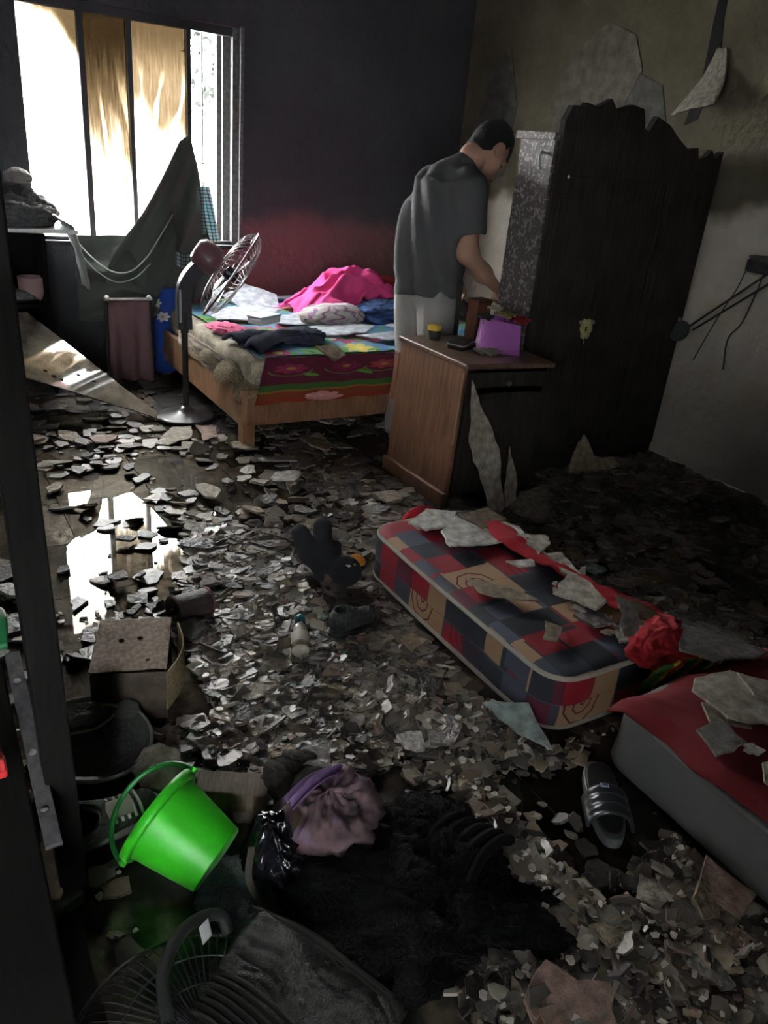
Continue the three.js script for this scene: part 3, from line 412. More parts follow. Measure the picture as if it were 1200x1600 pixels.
{
  const t = thing('gift_bag', 'purple paper gift bag filled with artificial flowers on the desk', 'bag', [2.42, deskY - 0.012, -2.86], -0.45);
  const pm = std([0.33, 0.09, 0.35], 0.45), g = (w, y) => w;
  part('bag_front', cloth((u, v) => [(u - 0.5) * (0.2 - 0.02 * v), v * 0.17 - 0.03 * v * u, 0.05 - 0.012 * v + 0.004 * noise(u * 5, v * 5)], 14, 14, 0.003), pm, t); part('bag_back', cloth((u, v) => [(u - 0.5) * (0.2 - 0.02 * v), v * 0.17, -0.05 + 0.012 * v], 10, 10, 0.003), pm, t);
  for (const s of [-1, 1]) part('bag_side', cloth((u, v) => [s * (0.1 - 0.01 * v) - s * 0.03 * Math.sin(u * 3.14) * v, v * 0.165 - (s > 0 ? 0.03 * v * u : 0), (u - 0.5) * (0.1 - 0.024 * v)], 10, 10, 0.003), pm, t); part('bag_bottom', plain(0.19, 0.004, 0.095, 0, 0.004, 0), pm, t);
}
function bloom(name, label, pos, color, r, s) { const t = thing(name, label, 'flower', pos); const m = fabric(color); for (let k = 0; k < 9; k++) { const a = k * 2.4, q = r * (0.25 + 0.06 * k); part('petal', lump(r * 0.5, r * 0.16, r * 0.36, { detail: 7, s: s + k, a: 0.25 }).rotateZ(0.7 - 0.05 * k).rotateY(a).translate(Math.cos(a) * q, r * 0.5 - q * 0.3, Math.sin(a) * q), m, t); } part('stem', tube([[0, 0, 0], [0.005, -0.05, 0], [-0.005, -0.1, 0.004]], 0.003, 8, 5), std([0.05, 0.08, 0.04], 0.8), t); return t; }
bloom('artificial_flower', 'dark red artificial flower at the right of the purple bag', [2.5, deskY + 0.13, -2.82], [0.3, 0.012, 0.02], 0.05, 1);
bloom('artificial_flower', 'black charred flower hanging over the front left of the purple bag', [2.33, deskY + 0.14, -2.88], [0.012, 0.012, 0.013], 0.045, 5);
bloom('artificial_flower', 'dull yellow green flower in the middle of the purple bag', [2.44, deskY + 0.15, -2.86], [0.2, 0.17, 0.06], 0.045, 9);
bloom('artificial_flower', 'pale cream flower at the back of the purple bag', [2.43, deskY + 0.17, -2.93], [0.45, 0.4, 0.33], 0.04, 13);
{
  const t = thing('wooden_box', 'small reddish brown box behind the purple bag', 'box', [2.47, deskY - 0.02, -3.1], 0.2);
  part('box_body', box(0.1, 0.2, 0.07, 0, 0.1, 0), wood([0.2, 0.08, 0.05], 0.5), t); part('box_lid', box(0.106, 0.02, 0.076, 0, 0.208, 0), wood([0.24, 0.1, 0.06], 0.5), t);
}
// ------------------------------------------------------------------ the man at the desk
{
  const t = thing('person', 'man in a grey t-shirt and light trousers bending over the desk', 'person', [2.385, 0, -3.43], 0.08);   // faces +x
  const skin = std([0.36, 0.2, 0.135], 0.55, { bumpMap: copy(fineBump, 6), bumpScale: 0.0006 });
  const legs = [], zs = [0.1, -0.1];
  for (const z of zs) legs.push(cap(-0.03, 0.86, z * 0.9, 0.02, 0.47, z, 0.078, 0.06), cap(0.02, 0.47, z, -0.03, 0.085, z, 0.06, 0.042), cap(-0.05, 0.045, z, 0.15, 0.032, z * 1.15, 0.04, 0.032));
  const arm = (s) => [cap(0.08, 1.37, 0.16 * s, 0.05, 1.1, 0.2 * s, 0.058, 0.05), cap(0.05, 1.1, 0.2 * s, 0.18, 1.0, 0.195 * s, 0.048, 0.042), cap(0.18, 1.0, 0.195 * s, 0.3, 0.925, 0.185 * s, 0.041, 0.029)];
  const trunk = [ell(-0.03, 0.93, 0, 0.1, 0.12, 0.13), ell(-0.02, 1.1, 0, 0.11, 0.18, 0.14), ell(0.02, 1.27, 0, 0.11, 0.15, 0.15, -0.25), cap(0.06, 1.39, 0.12, 0.06, 1.39, -0.12, 0.06), cap(0.06, 1.42, 0, 0.205, 1.53, 0, 0.075, 0.06)];
  const bodyF = blend([...legs, ...arm(1), ...arm(-1), ...trunk], 0.045);
  const body = net(bodyF, [-0.3, -0.02, -0.36], [0.42, 1.6, 0.36], 0.0125);
  // head: built upright in its own frame, then bowed
  const hf = [ell(-0.012, 0.03, 0, 0.094, 0.105, 0.077), ell(0.028, -0.045, 0, 0.062, 0.072, 0.058), cap(0.06, -0.098, 0, 0.066, -0.1, 0, 0.022), cap(0.083, 0.006, 0, 0.108, -0.03, 0, 0.009, 0.014), cap(0.082, 0.032, 0.03, 0.082, 0.032, -0.03, 0.012), cap(0.088, -0.06, 0.015, 0.088, -0.06, -0.015, 0.009), cap(0.085, -0.075, 0.013, 0.085, -0.075, -0.013, 0.01), ell(0.05, -0.025, 0.04, 0.028, 0.025, 0.02), ell(0.05, -0.025, -0.04, 0.028, 0.025, 0.02), cap(-0.05, -0.09, 0, -0.03, -0.02, 0, 0.055)];
  const headF = blend(hf, 0.018), ear = (s) => { const a = ell(-0.012, 0.0, 0.084 * s, 0.021, 0.036, 0.011, -0.2), b = ell(-0.006, 0.0, 0.094 * s, 0.011, 0.022, 0.006, -0.2); return (x, y, z) => Math.max(a(x, y, z), -b(x, y, z)); };
  const eyes = (x, y, z) => Math.max(headF(x, y, z), -ell(0.087, 0.008, 0.031, 0.012, 0.009, 0.016)(x, y, z), -ell(0.087, 0.008, -0.031, 0.012, 0.009, 0.016)(x, y, z));
  const e1 = ear(1), e2 = ear(-1), headG = net((x, y, z) => smin(smin(eyes(x, y, z), e1(x, y, z), 0.008), e2(x, y, z), 0.008), [-0.13, -0.16, -0.12], [0.14, 0.15, 0.12], 0.0045);
  const hx = 0.285, hy = 1.565, bow = -0.86, place = (g) => g.scale(1.1, 1.12, 1.1).rotateZ(bow).translate(hx, hy, 0);
  place(headG);
  // right and left hands, fingers curled round what they hold
  const hand = (s) => {
    const fs = [cap(0, 0, 0, 0.05, -0.045, -0.006 * s, 0.026, 0.03), cap(0.03, -0.03, 0.012 * s, 0.062, -0.06, 0.014 * s, 0.02), cap(0.03, -0.03, -0.018 * s, 0.062, -0.056, -0.022 * s, 0.02)];
    [[0.024, 1.0], [0.008, 1.1], [-0.009, 1.0], [-0.026, 0.8]].forEach(([z, L]) => { const a = [0.062, -0.056, z * s], b = [a[0] + 0.03 * L, a[1] - 0.03 * L, a[2]], c = [b[0] + 0.008 * L, b[1] - 0.028 * L, b[2]], d = [c[0] - 0.012 * L, c[1] - 0.02 * L, c[2]]; fs.push(cap(...a, ...b, 0.0095, 0.0088), cap(...b, ...c, 0.0088, 0.008), cap(...c, ...d, 0.008, 0.0068)); });
    fs.push(cap(0.018, -0.03, -0.02 * s, 0.035, -0.07, -0.045 * s, 0.013, 0.0105), cap(0.035, -0.07, -0.045 * s, 0.062, -0.088, -0.042 * s, 0.0102, 0.008));
    return net(blend(fs, 0.009), [-0.04, -0.17, -0.075], [0.14, 0.045, 0.075], 0.0036).translate(0.3, 0.925, 0.185 * s);
  };
  part('body', merge(body, headG, hand(1), hand(-1)), skin, t);
  // hair: cropped, over the crown and down the nape
  const hairF = (x, y, z) => Math.max(headF(x, y, z) - 0.011 - 0.003 * noise(x * 60, y * 60, z * 60), Math.min(x > 0.012 ? 0.062 - 0.25 * (x - 0.05) - y : lerp(0.03, -0.06, sstep(-x, -0.012, 0.07)) - y, 1), x - 0.1, -0.075 - y, Math.abs(z) > 0.055 ? 0.036 - Math.hypot(x + 0.008, y * 0.85) : -1);
  part('hair', place(net(hairF, [-0.14, -0.16, -0.11], [0.15, 0.17, 0.11], 0.0055)), grainy([0.012, 0.011, 0.011], 0.7, 20, 0.004), t);
  for (const s of [1, -1]) part('eye', place(new THREE.SphereGeometry(0.011, 14, 10).translate(0.078, 0.006, 0.031 * s)), std([0.1, 0.085, 0.075], 0.3), t);
  // t-shirt: loose, with long folds down the back
  const tor = (x, y, z) => { const k = clamp((y - 0.85) / 0.6, 0, 1), cx = lerp(-0.02, 0.035, k * k) , a = lerp(0.165, 0.14, sstep(k, 0.3, 1)), b = lerp(0.195, 0.175, k); const d = (Math.hypot((x - cx) / a, z / b) - 1) * a; return Math.max(d, 0.84 - y, y - 1.42); };
  const shirtParts = [tor, cap(0.06, 1.4, 0.14, 0.06, 1.4, -0.14, 0.088), cap(0.08, 1.39, 0.19, 0.07, 1.2, 0.235, 0.086, 0.08), cap(0.08, 1.39, -0.19, 0.07, 1.2, -0.235, 0.086, 0.08), cap(0.06, 1.42, 0, 0.125, 1.49, 0, 0.085, 0.07)];
  const shF = blend(shirtParts, 0.06), fold = (x, y, z) => { const back = sstep(-x, -0.04, 0.1); return (0.4 - Math.abs(noise(z * 7 + x * 3 + y * 2.4, y * 0.9, x * 2 + 2)) * 1.6) * 0.05 * (0.25 + back * 0.75) + 0.018 * noise(x * 5, y * 9, z * 6) * sstep(1.1 - y, 0, 0.15) + 0.01 * Math.sin(y * 48 + 5 * noise(z * 5, 2)) * sstep(1.02 - y, 0, 0.08) * sstep(y, 0.86, 0.92); };
  const sleeves = blend([cap(0.075, 1.38, 0.14, 0.065, 1.2, 0.19, 0.086, 0.08), cap(0.075, 1.38, -0.14, 0.065, 1.2, -0.19, 0.086, 0.08)], 0.01), trunkS = blend([tor, cap(0.06, 1.395, 0.11, 0.06, 1.395, -0.11, 0.09), cap(0.06, 1.42, 0, 0.14, 1.485, 0, 0.085, 0.074)], 0.06);
  const shirt = (x, y, z) => { const f = fold(x, y, z) * 0.8, sl = Math.max(sleeves(x, y, z) + f * 0.6, 1.185 + 0.012 * Math.sin(x * 20) - y), tk = Math.max(trunkS(x, y, z) - 0.006 + f, 0.865 + 0.012 * Math.sin(z * 14) - y); const neck = y > 1.42 ? 0.012 - ((x - 0.14) * 0.8 + (y - 1.485) * 0.6) * -1 - 0.012 : -1; return Math.max(smin(sl, tk, 0.05), y > 1.4 ? (x - 0.15) * 0.75 + (y - 1.5) * 0.66 : -1); };
  part('t_shirt', net(shirt, [-0.28, 0.8, -0.36], [0.3, 1.56, 0.36], 0.0095), fabric([0.064, 0.063, 0.065], { bumpScale: 0.0008 }), t);
  // trousers
  const trF = blend([ell(-0.03, 0.92, 0, 0.128, 0.12, 0.155), ...zs.flatMap((z) => [cap(-0.03, 0.87, z * 0.95, 0.02, 0.47, z * 1.05, 0.098, 0.088), cap(0.02, 0.47, z * 1.05, -0.03, 0.1, z * 1.05, 0.088, 0.08)])], 0.03);
  const tr = (x, y, z) => { const o = trF(x, y, z) - 0.004 + 0.012 * noise(z * 16 + x * 9, y * 2.2, x * 9) + 0.006 * Math.sin(y * 40 + 6 * noise(x * 5, z * 5)) * sstep(0.3 - y, 0, 0.2); return Math.max(o, -(o + 0.02), 0.06 - y, y - 0.99); };
  const trg = net(tr, [-0.26, 0.03, -0.34], [0.24, 1.02, 0.34], 0.0125), trousers = part('trousers', trg, fabric([0.27, 0.265, 0.255]), t);
  part('side_stripe', cloth((u, v) => [0.02 + 0.03 * (u - 0.5) + 0.03 * (v < 0.5 ? v : 1 - v), 0.95 - v * 0.85, 0.212 - 0.0 * v - 0.0 * u + 0.004 * Math.sin(v * 9)], 3, 20, 0.003), fabric([0.03, 0.03, 0.03]), trousers);
  for (const z of zs) part('sandal', merge(box(0.27, 0.025, 0.1, 0.05, 0.0125, z * 1.1, 0.012), tube([[0.09, 0.02, z * 1.1 - 0.05], [0.08, 0.075, z * 1.1], [0.09, 0.02, z * 1.1 + 0.05]], 0.012, 14, 8)), M.blackPlastic, t);
}

// ------------------------------------------------------------------ the two mattresses on the floor
const patchTex = canvasTex(1024, 1024, (x, w, h) => {   // 1 unit = 1.2 m of patchwork
  x.fillStyle = '#454a57'; x.fillRect(0, 0, w, h); let s = 5; const q = () => (s = (s * 16807) % 2147483647) / 2147483647;
  const C = ['#8e1226', '#a58565', '#20242b', '#5b182e', '#474e5e', '#8a1024', '#2b2f38', '#363b45'];
  for (let i = 0; i < 11; i++) for (let j = 0; j < 11; j++) { x.fillStyle = C[Math.floor(q() * 8)]; x.fillRect(i * 93 + q() * 12, j * 93 + q() * 12, 70 + q() * 190, 60 + q() * 150); }
  x.strokeStyle = '#5a0d1c'; x.lineWidth = 5; for (let k = 0; k < 8; k++) { const a = q() * w, b = q() * h; x.beginPath(); for (let r = 0; r < 24; r++) x.lineTo(a + Math.cos(r * 0.7) * r * 3, b + Math.sin(r * 0.7) * r * 3.4); x.stroke(); }
  x.fillStyle = '#30343e'; for (let k = 0; k < 6; k++) { const a = q() * w, b = q() * h; x.fillRect(a, b, 22, 22); x.fillRect(a + 32, b, 22, 22); }
});
function mattress(w, h, d, r, puff = 0.012) { const g = new RoundedBoxGeometry(w, h, d, 10, r), p = g.attributes.position; for (let i = 0; i < p.count; i++) { const x = p.getX(i), y = p.getY(i), z = p.getZ(i); p.setXYZ(i, x + puff * noise(z * 5, y * 7, 2) , y + (y > 0 ? puff * noise(x * 4, z * 4, 5) : 0), z + puff * noise(x * 6, y * 6, 8)); } const sub = g; sub.computeVertexNormals(); return sub; }
// boxes of fine grid so that puffs and sags show
function padded(w, h, d, r, fn) { const g = new THREE.BoxGeometry(w, h, d, Math.ceil(w / 0.025), Math.ceil(h / 0.02), Math.ceil(d / 0.025)), p = g.attributes.position, v = V(), c = V(); for (let i = 0; i < p.count; i++) { v.fromBufferAttribute(p, i); c.set(clamp(v.x, -w / 2 + r, w / 2 - r), clamp(v.y, -h / 2 + 0.03, h / 2 - 0.03), clamp(v.z, -d / 2 + r, d / 2 - r)); const e = v.clone().sub(c), ex = Math.hypot(e.x, e.z), m = V(); if (ex > 0) { const k = Math.min(1, r / ex); e.x *= k; e.z *= k; } if (Math.hypot(e.x, e.z) > r - 0.03 && Math.abs(e.y) > 0.001) { const o = Math.hypot(e.x, e.z) - (r - 0.03), L = Math.hypot(o, e.y), k = 0.03 / Math.max(L, 0.03), s = (r - 0.03 + o * k) / Math.hypot(e.x, e.z); e.x *= s; e.z *= s; e.y *= k; } v.copy(c).add(e); const n = fn(v.x, v.y, v.z); p.setXYZ(i, v.x + n[0], v.y + n[1], v.z + n[2]); } return metric(mergeVertices(clean(g).deleteAttribute('uv').deleteAttribute('normal'), 1e-5)); }
const smooth = (g) => { const u = g.attributes.uv; g.deleteAttribute('normal'); const m = mergeVertices(new THREE.BufferGeometry().setAttribute('position', g.attributes.position), 1e-5); m.computeVertexNormals(); const n = m.attributes.normal, out = new Float32Array(g.attributes.position.count * 3); for (let i = 0; i < m.index.count; i++) { const k = m.index.getX(i); out.set([n.getX(k), n.getY(k), n.getZ(k)], i * 3); } g.setAttribute('normal', new THREE.BufferAttribute(out, 3)); return g; };
{
  const w = 0.52, h = 0.2, d = 1.08, t = thing('mattress', 'patchwork red, navy and tan mattress lying on the wet floor', 'mattress', [1.68, 0.1, -1.74]);
  const g = smooth(padded(w, h, d, 0.1, (x, y, z) => [0.008 * noise(z * 8, y * 10), 0.012 * fbm(x * 5, z * 5, 3, 2) * (y > 0 ? 1 : 0.1) + (y < 0 ? 0.002 : 0), 0.008 * noise(x * 8, y * 10)]));
  part('cover', g, fabric(0xffffff, { map: copy(patchTex, 0.85), roughness: 0.7, bumpScale: 0.001 }), t);
  const rim = (y, o) => { const pts = [], r = 0.1; for (const [sx, sz, a0] of [[1, 1, 0], [-1, 1, 1], [-1, -1, 2], [1, -1, 3]]) for (let k = 0; k <= 4; k++) { const a = (a0 + k / 4) * Math.PI / 2; pts.push(V(sx * (w / 2 - r) + Math.cos(a) * (r - o), y, sz * (d / 2 - r) + Math.sin(a) * (r - o))); } return tube(pts, 0.008, 160, 8, true); };
  part('piping', rim(h / 2 - 0.012, 0.006), fabric([0.42, 0.38, 0.32]), t); part('piping', rim(-h / 2 + 0.014, 0.006), fabric([0.36, 0.33, 0.28]), t);
}
{
  const w = 0.62, h = 0.2, d = 1.2, t = thing('mattress', 'grey bare mattress in the near right corner under a dark red sheet', 'mattress', [1.83, 0.1, -0.48]);
  const g = smooth(padded(w, h, d, 0.08, (x, y, z) => [-0.03 * Math.max(0, -y) * (x < 0 ? 1 : 0) * 3 + 0.01 * noise(z * 4, y * 5), 0.015 * fbm(x * 4, z * 4, 7, 2) * (y > 0 ? 1 : 0.1), 0.012 * noise(x * 5, y * 5)]));
  part('cover', g, fabric([0.16, 0.16, 0.155]), t);
  part('seam', tube([[-0.3, 0.082, -0.5], [-0.312, 0.084, -0.25], [-0.305, 0.08, 0], [-0.31, 0.083, 0.3], [-0.305, 0.082, 0.5]], 0.007, 60, 8), fabric([0.24, 0.24, 0.23]), t);
}
solo('sheet', 'dark red sheet draped over the grey mattress', 'sheet', cloth((u, v) => { const x = lerp(1.53, 2.2, u), z = lerp(-1.065, 0.05, v), edge = 0.05 * (1 - u) * noise(z * 6, 2); const drop = Math.max(0, -1.02 - z) * 0.6 + Math.max(0, 1.57 - x) * 0.7; return [x + edge + 0.05 * v * (1 - u) - 0.03, 0.226 - drop + 0.012 * fbm(x * 5, z * 5, 2, 2) + 0.02 * Math.max(0, noise(x * 9 - z * 5, z * 3, 4)), z - 0.03 * noise(x * 5, 7)]; }, 50, 70, 0.006), fabric([0.17, 0.011, 0.017]));
solo('towel', 'green and yellow striped cloth corner at the back of the grey mattress', 'cloth', (() => cloth((u, v) => [1.72 + u * 0.3, 0.215 - 0.12 * v + 0.02 * noise(u * 5, v * 5), -1.1 - 0.06 * v + 0.03 * u], 20, 14, 0.008, 3, 1))(), fabric(0xffffff, { map: tex(64, (u) => (u < 0.5 ? [0.16, 0.42, 0.12] : u < 0.75 ? [0.75, 0.62, 0.1] : [0.6, 0.15, 0.1])) }), [0, 0.022, 0]);
solo('red_cloth', 'red cloth twisted along the far side of the patchwork mattress', 'cloth', cloth((u, v) => { const x = lerp(1.8, 1.9, u) + 0.04 * Math.sin(u * 4), w = (v - 0.5) * (0.09 + 0.05 * Math.sin(u * 9)); return [lerp(1.85, 1.95, u) - 0.05 * Math.sin(u * 3.14) + w * 0.8, 0.228 + 0.025 * Math.max(0, noise(u * 12, v * 4, 2)) + 0.02 * Math.sin(v * 3.14), lerp(-2.05, -1.25, u) + w * 0.3]; }, 60, 16, 0.007), fabric([0.36, 0.011, 0.024]));
solo('red_cloth', 'red cloth bunched at the near right corner of the patchwork mattress', 'cloth', lump(0.14, 0.05, 0.1, { s: 41, a: 0.35, f: 9 }), fabric([0.34, 0.01, 0.02]), [1.86, 0.2, -1.2], 0.3);
solo('red_cloth', 'red rag by the far left end of the patchwork mattress near the desk', 'cloth', lump(0.09, 0.035, 0.04, { s: 44, a: 0.3 }), fabric([0.6, 0.02, 0.05]), [1.69, 0.16, -2.33], 0.3);
// ------------------------------------------------------------------ things lying about
{
  const t = thing('sandal', 'black slide sandal lying beside the grey mattress', 'sandal', [1.38, 0.012, -0.93], -0.62); t.rotation.set(0, -0.62, 0.0);
  const out = []; for (let k = 0; k < 48; k++) { const a = (k / 48) * 6.2832, c = Math.cos(a), s = Math.sin(a), q = (t) => Math.sign(t) * Math.pow(Math.abs(t), 0.72); out.push([q(c) * 0.138, q(s) * (0.044 - 0.006 * c)]); }
  const sole = (d, k) => new THREE.ExtrudeGeometry(new THREE.Shape(out.map(([x, y]) => new THREE.Vector2(x * k, y * k))), { depth: d, bevelEnabled: true, bevelThickness: 0.004, bevelSize: 0.004, bevelOffset: -0.004, bevelSegments: 3 }).rotateX(-Math.PI / 2).rotateY(-Math.PI / 2);
  part('sole', metric(sole(0.022, 1)), std([0.14, 0.145, 0.15], 0.4), t); part('footbed', metric(sole(0.004, 0.9)).translate(0, 0.024, 0), std([0.02, 0.02, 0.022], 0.6), t);
  const strap = part('strap', cloth((u, v) => { const a = Math.PI * u; return [-Math.cos(a) * 0.056, 0.012 + Math.sin(a) * 0.056 + 0.003 * Math.sin(v * 19) * Math.sin(a), 0.045 + (v - 0.5) * 0.095]; }, 30, 40, 0.008), std([0.035, 0.037, 0.042], 0.3), t);
  part('badge', box(0.022, 0.003, 0.012, -0.012, 0.0745, 0.006, 0.001), std([0.6, 0.62, 0.7], 0.35), strap, 'small pale badge'); part('badge_print', box(0.016, 0.002, 0.005, -0.012, 0.0765, 0.006, 0.0008), std([0.1, 0.12, 0.35], 0.4), strap);
}
{
  const green = new THREE.MeshPhysicalMaterial({ color: new THREE.Color(0.07, 0.8, 0.03), roughness: 0.4, transmission: 0.45, side: THREE.DoubleSide }), t = thing('bucket', 'bright green plastic bucket tipped on its side', 'bucket', [0.362, 0.112, -1.215]);
  const g = new THREE.Group(); g.name = 'bucket_tilt'; t.quaternion.setFromUnitVectors(V(0, 1, 0), V(-0.55, 0.36, -0.75).normalize());
  part('bucket_body', lathe([[0, -0.085], [0.072, -0.085], [0.076, -0.082], [0.1, 0.075], [0.1, 0.083], [0.097, 0.083], [0.072, -0.08], [0, -0.08]], 64), green, t); part('rim', lathe([[0.099, 0.066], [0.109, 0.066], [0.112, 0.072], [0.112, 0.088], [0.1, 0.09], [0.097, 0.086], [0.105, 0.083], [0.106, 0.072], [0.099, 0.072]], 64), green, t);
  const pts = []; for (let k = 0; k <= 20; k++) { const a = (k / 20) * Math.PI; pts.push([Math.cos(a) * 0.116, 0.078 + Math.sin(a) * 0.1, Math.sin(a) * -0.045]); }
  part('handle', tube(pts, 0.006, 40, 8), new THREE.MeshPhysicalMaterial({ color: new THREE.Color(0.02, 0.22, 0.04), roughness: 0.35 }), t); for (const s of [-1, 1]) part('handle_pin', bar([s * 0.108, 0.078, 0], [s * 0.122, 0.078, 0], 0.009, 12), green, t);
}
{
  const t = thing('cardboard_box', 'brown cardboard box with an open flap on the wet floor', 'box', [0.42, 0.002, -1.89], -0.34), cm = grainy([0.36, 0.27, 0.2], 0.85, 1.6, 0.001), dk = grainy([0.1, 0.075, 0.055], 0.9, 2, 0.002), w = 0.2, d = 0.26, h = 0.17;
  part('top_panel', cloth((u, v) => [(u - 0.5) * w * 1.02, h + 0.006 * noise(u * 3, v * 4, 2) + 0.012 * Math.sin(u * 2.2) * (v - 0.3) * 0.4, (v - 0.5) * d], 20, 20, 0.004), cm, t);
  part('front_panel', box(w, h - 0.008, 0.004, 0, h / 2 - 0.004, d / 2 - 0.004), dk, t); part('back_panel', box(w, h - 0.008, 0.004, 0, h / 2 - 0.004, -d / 2 + 0.004), dk, t); part('left_panel', box(0.004, h - 0.008, d - 0.01, -w / 2 + 0.003, h / 2 - 0.004, 0), dk, t); part('bottom_panel', plain(w, 0.004, d, 0, 0.002, 0), dk, t);
  part('flap', cloth((u, v) => [w / 2 + 0.03 * Math.sin(u * 3.14) + 0.02 * u, (h - 0.015) * (1 - v * 0.8), (u - 0.5) * -d * 0.98], 14, 10, 0.004), grainy([0.5, 0.38, 0.22], 0.85, 1.6, 0.001), t, 'lighter tan flap'); part('right_panel', box(0.004, h - 0.02, d - 0.02, w / 2 - 0.022, h / 2 - 0.008, 0), std([0.02, 0.016, 0.012], 0.95), t);
  for (const [x, z] of [[-0.03, -0.01], [0.02, -0.02], [0.05, 0.09]]) part('debris_speck', lump(0.007, 0.004, 0.006, { detail: 5 }).translate(x, h + 0.004, z), M.char, t);
}
{
  const t = thing('plush_toy', 'black plush toy with an orange snout lying on its back in the rubble', 'toy', [1.26, 0.035, -2.22], 0.25), pl = fabric([0.012, 0.012, 0.016], { bumpScale: 0.002 });
  const F1 = blend([ell(-0.03, 0.07, -0.06, 0.06, 0.06, 0.085), cap(-0.065, 0.085, -0.09, -0.085, 0.16, -0.12, 0.042, 0.034), cap(-0.0, 0.085, -0.09, 0.015, 0.165, -0.11, 0.042, 0.036), cap(0.035, 0.07, -0.05, 0.05, 0.095, -0.06, 0.022, 0.017), cap(-0.08, 0.06, -0.03, -0.1, 0.04, 0.02, 0.022, 0.017), ell(-0.01, 0.055, 0.06, 0.06, 0.056, 0.06)], 0.025);
  part('body', net(F1, [-0.16, -0.02, -0.2], [0.12, 0.22, 0.16], 0.006), pl, t);
  part('snout', net(blend([ell(0.055, 0.06, 0.055, 0.034, 0.03, 0.03)], 0.01), [0, 0, 0], [0.12, 0.12, 0.12], 0.005), pl, t); part('snout_patch', net((x, y, z) => Math.max(ell(0.052, 0.066, 0.05, 0.036, 0.034, 0.037)(x, y, z), 0.068 - y), [0, 0.03, 0], [0.12, 0.12, 0.12], 0.004), fabric([0.5, 0.16, 0.02]), t, 'orange felt patch');
  part('eye', new THREE.SphereGeometry(0.006, 10, 8).translate(-0.004, 0.095, 0.095), std([0.6, 0.5, 0.1], 0.3), t); part('cloth_label', plain(0.012, 0.002, 0.02, -0.03, 0.1, 0.09), M.white, t);
}
{
  const t = thing('shoe', 'black laced shoe on its side in the rubble beyond the plush toy shadow', 'shoe', [1.18, 0.035, -1.9], 0.15), sm = grainy([0.03, 0.032, 0.036], 0.6, 6, 0.004);
  t.userData.label = 'black trainer lying between the plush toy and the floor centre';
  part('upper', net((x, y, z) => { const o = blend([cap(-0.08, 0.035, 0, 0.03, 0.03, 0, 0.034, 0.032), ell(-0.07, 0.06, 0, 0.045, 0.04, 0.032)], 0.03)(x, y, z); return Math.max(o + 0.003 * noise(x * 60, y * 60, z * 60), -ell(-0.07, 0.09, 0, 0.032, 0.04, 0.022)(x, y, z)); }, [-0.15, -0.02, -0.06], [0.1, 0.12, 0.06], 0.005), sm, t);
  part('sole', new THREE.ExtrudeGeometry(new THREE.Shape(Array.from({ length: 30 }, (_, k) => new THREE.Vector2(Math.cos(k * 0.2094) * 0.1 - 0.025, Math.sin(k * 0.2094) * 0.038))), { depth: 0.012, bevelEnabled: true, bevelSize: 0.003, bevelThickness: 0.004 }).rotateX(-Math.PI / 2).translate(0, -0.004, 0), M.blackPlastic, t);
  for (let k = 0; k < 4; k++) part('lace', tube([[-0.03 + k * 0.018, 0.05 - k * 0.002, -0.024], [-0.028 + k * 0.018, 0.066 - k * 0.003, 0], [-0.022 + k * 0.018, 0.05 - k * 0.002, 0.024]], 0.003, 12, 6), std([0.08, 0.08, 0.085], 0.7), t);
}
{
  const t = thing('bottle', 'small clear bottle with a teal cap lying in the rubble', 'bottle', [0.955, 0.055, -1.89], 1.15); t.rotation.set(0, 1.15, -1.45);
  part('bottle_body', lathe([[0, -0.075], [0.026, -0.075], [0.03, -0.068], [0.03, 0.02], [0.024, 0.045], [0.014, 0.055], [0.014, 0.066], [0, 0.066]], 32), new THREE.MeshPhysicalMaterial({ color: new THREE.Color(0.75, 0.72, 0.62), transmission: 0.7, roughness: 0.2, thickness: 0 }), t);
  part('cap', lathe([[0, 0.06], [0.018, 0.06], [0.018, 0.088], [0.013, 0.096], [0, 0.096]], 24), std([0.01, 0.12, 0.13], 0.35), t); part('label_band', lathe([[0.0305, -0.05], [0.0308, 0.0], [0.0302, 0.0]], 32), std([0.35, 0.33, 0.28], 0.6), t);
}
{
  const t = thing('tape_roll', 'dark brown cylinder lying by the cardboard box', 'tin', [0.69, 0.055, -2.2], 0.3); t.rotation.set(0, 0.25, Math.PI / 2 - 0.08);
  t.name = numbered('tin_can'); part('can_body', lathe([[0, -0.065], [0.044, -0.065], [0.047, -0.058], [0.047, 0.06], [0.05, 0.062], [0.05, 0.07], [0.043, 0.07], [0.04, 0.06], [0.04, -0.05], [0, -0.05]], 40), grainy([0.06, 0.04, 0.038], 0.45, 5, 0.002), t); part('rim', new THREE.TorusGeometry(0.047, 0.004, 8, 40).rotateX(Math.PI / 2).translate(0, -0.064, 0), std([0.16, 0.05, 0.05], 0.4), t);
}
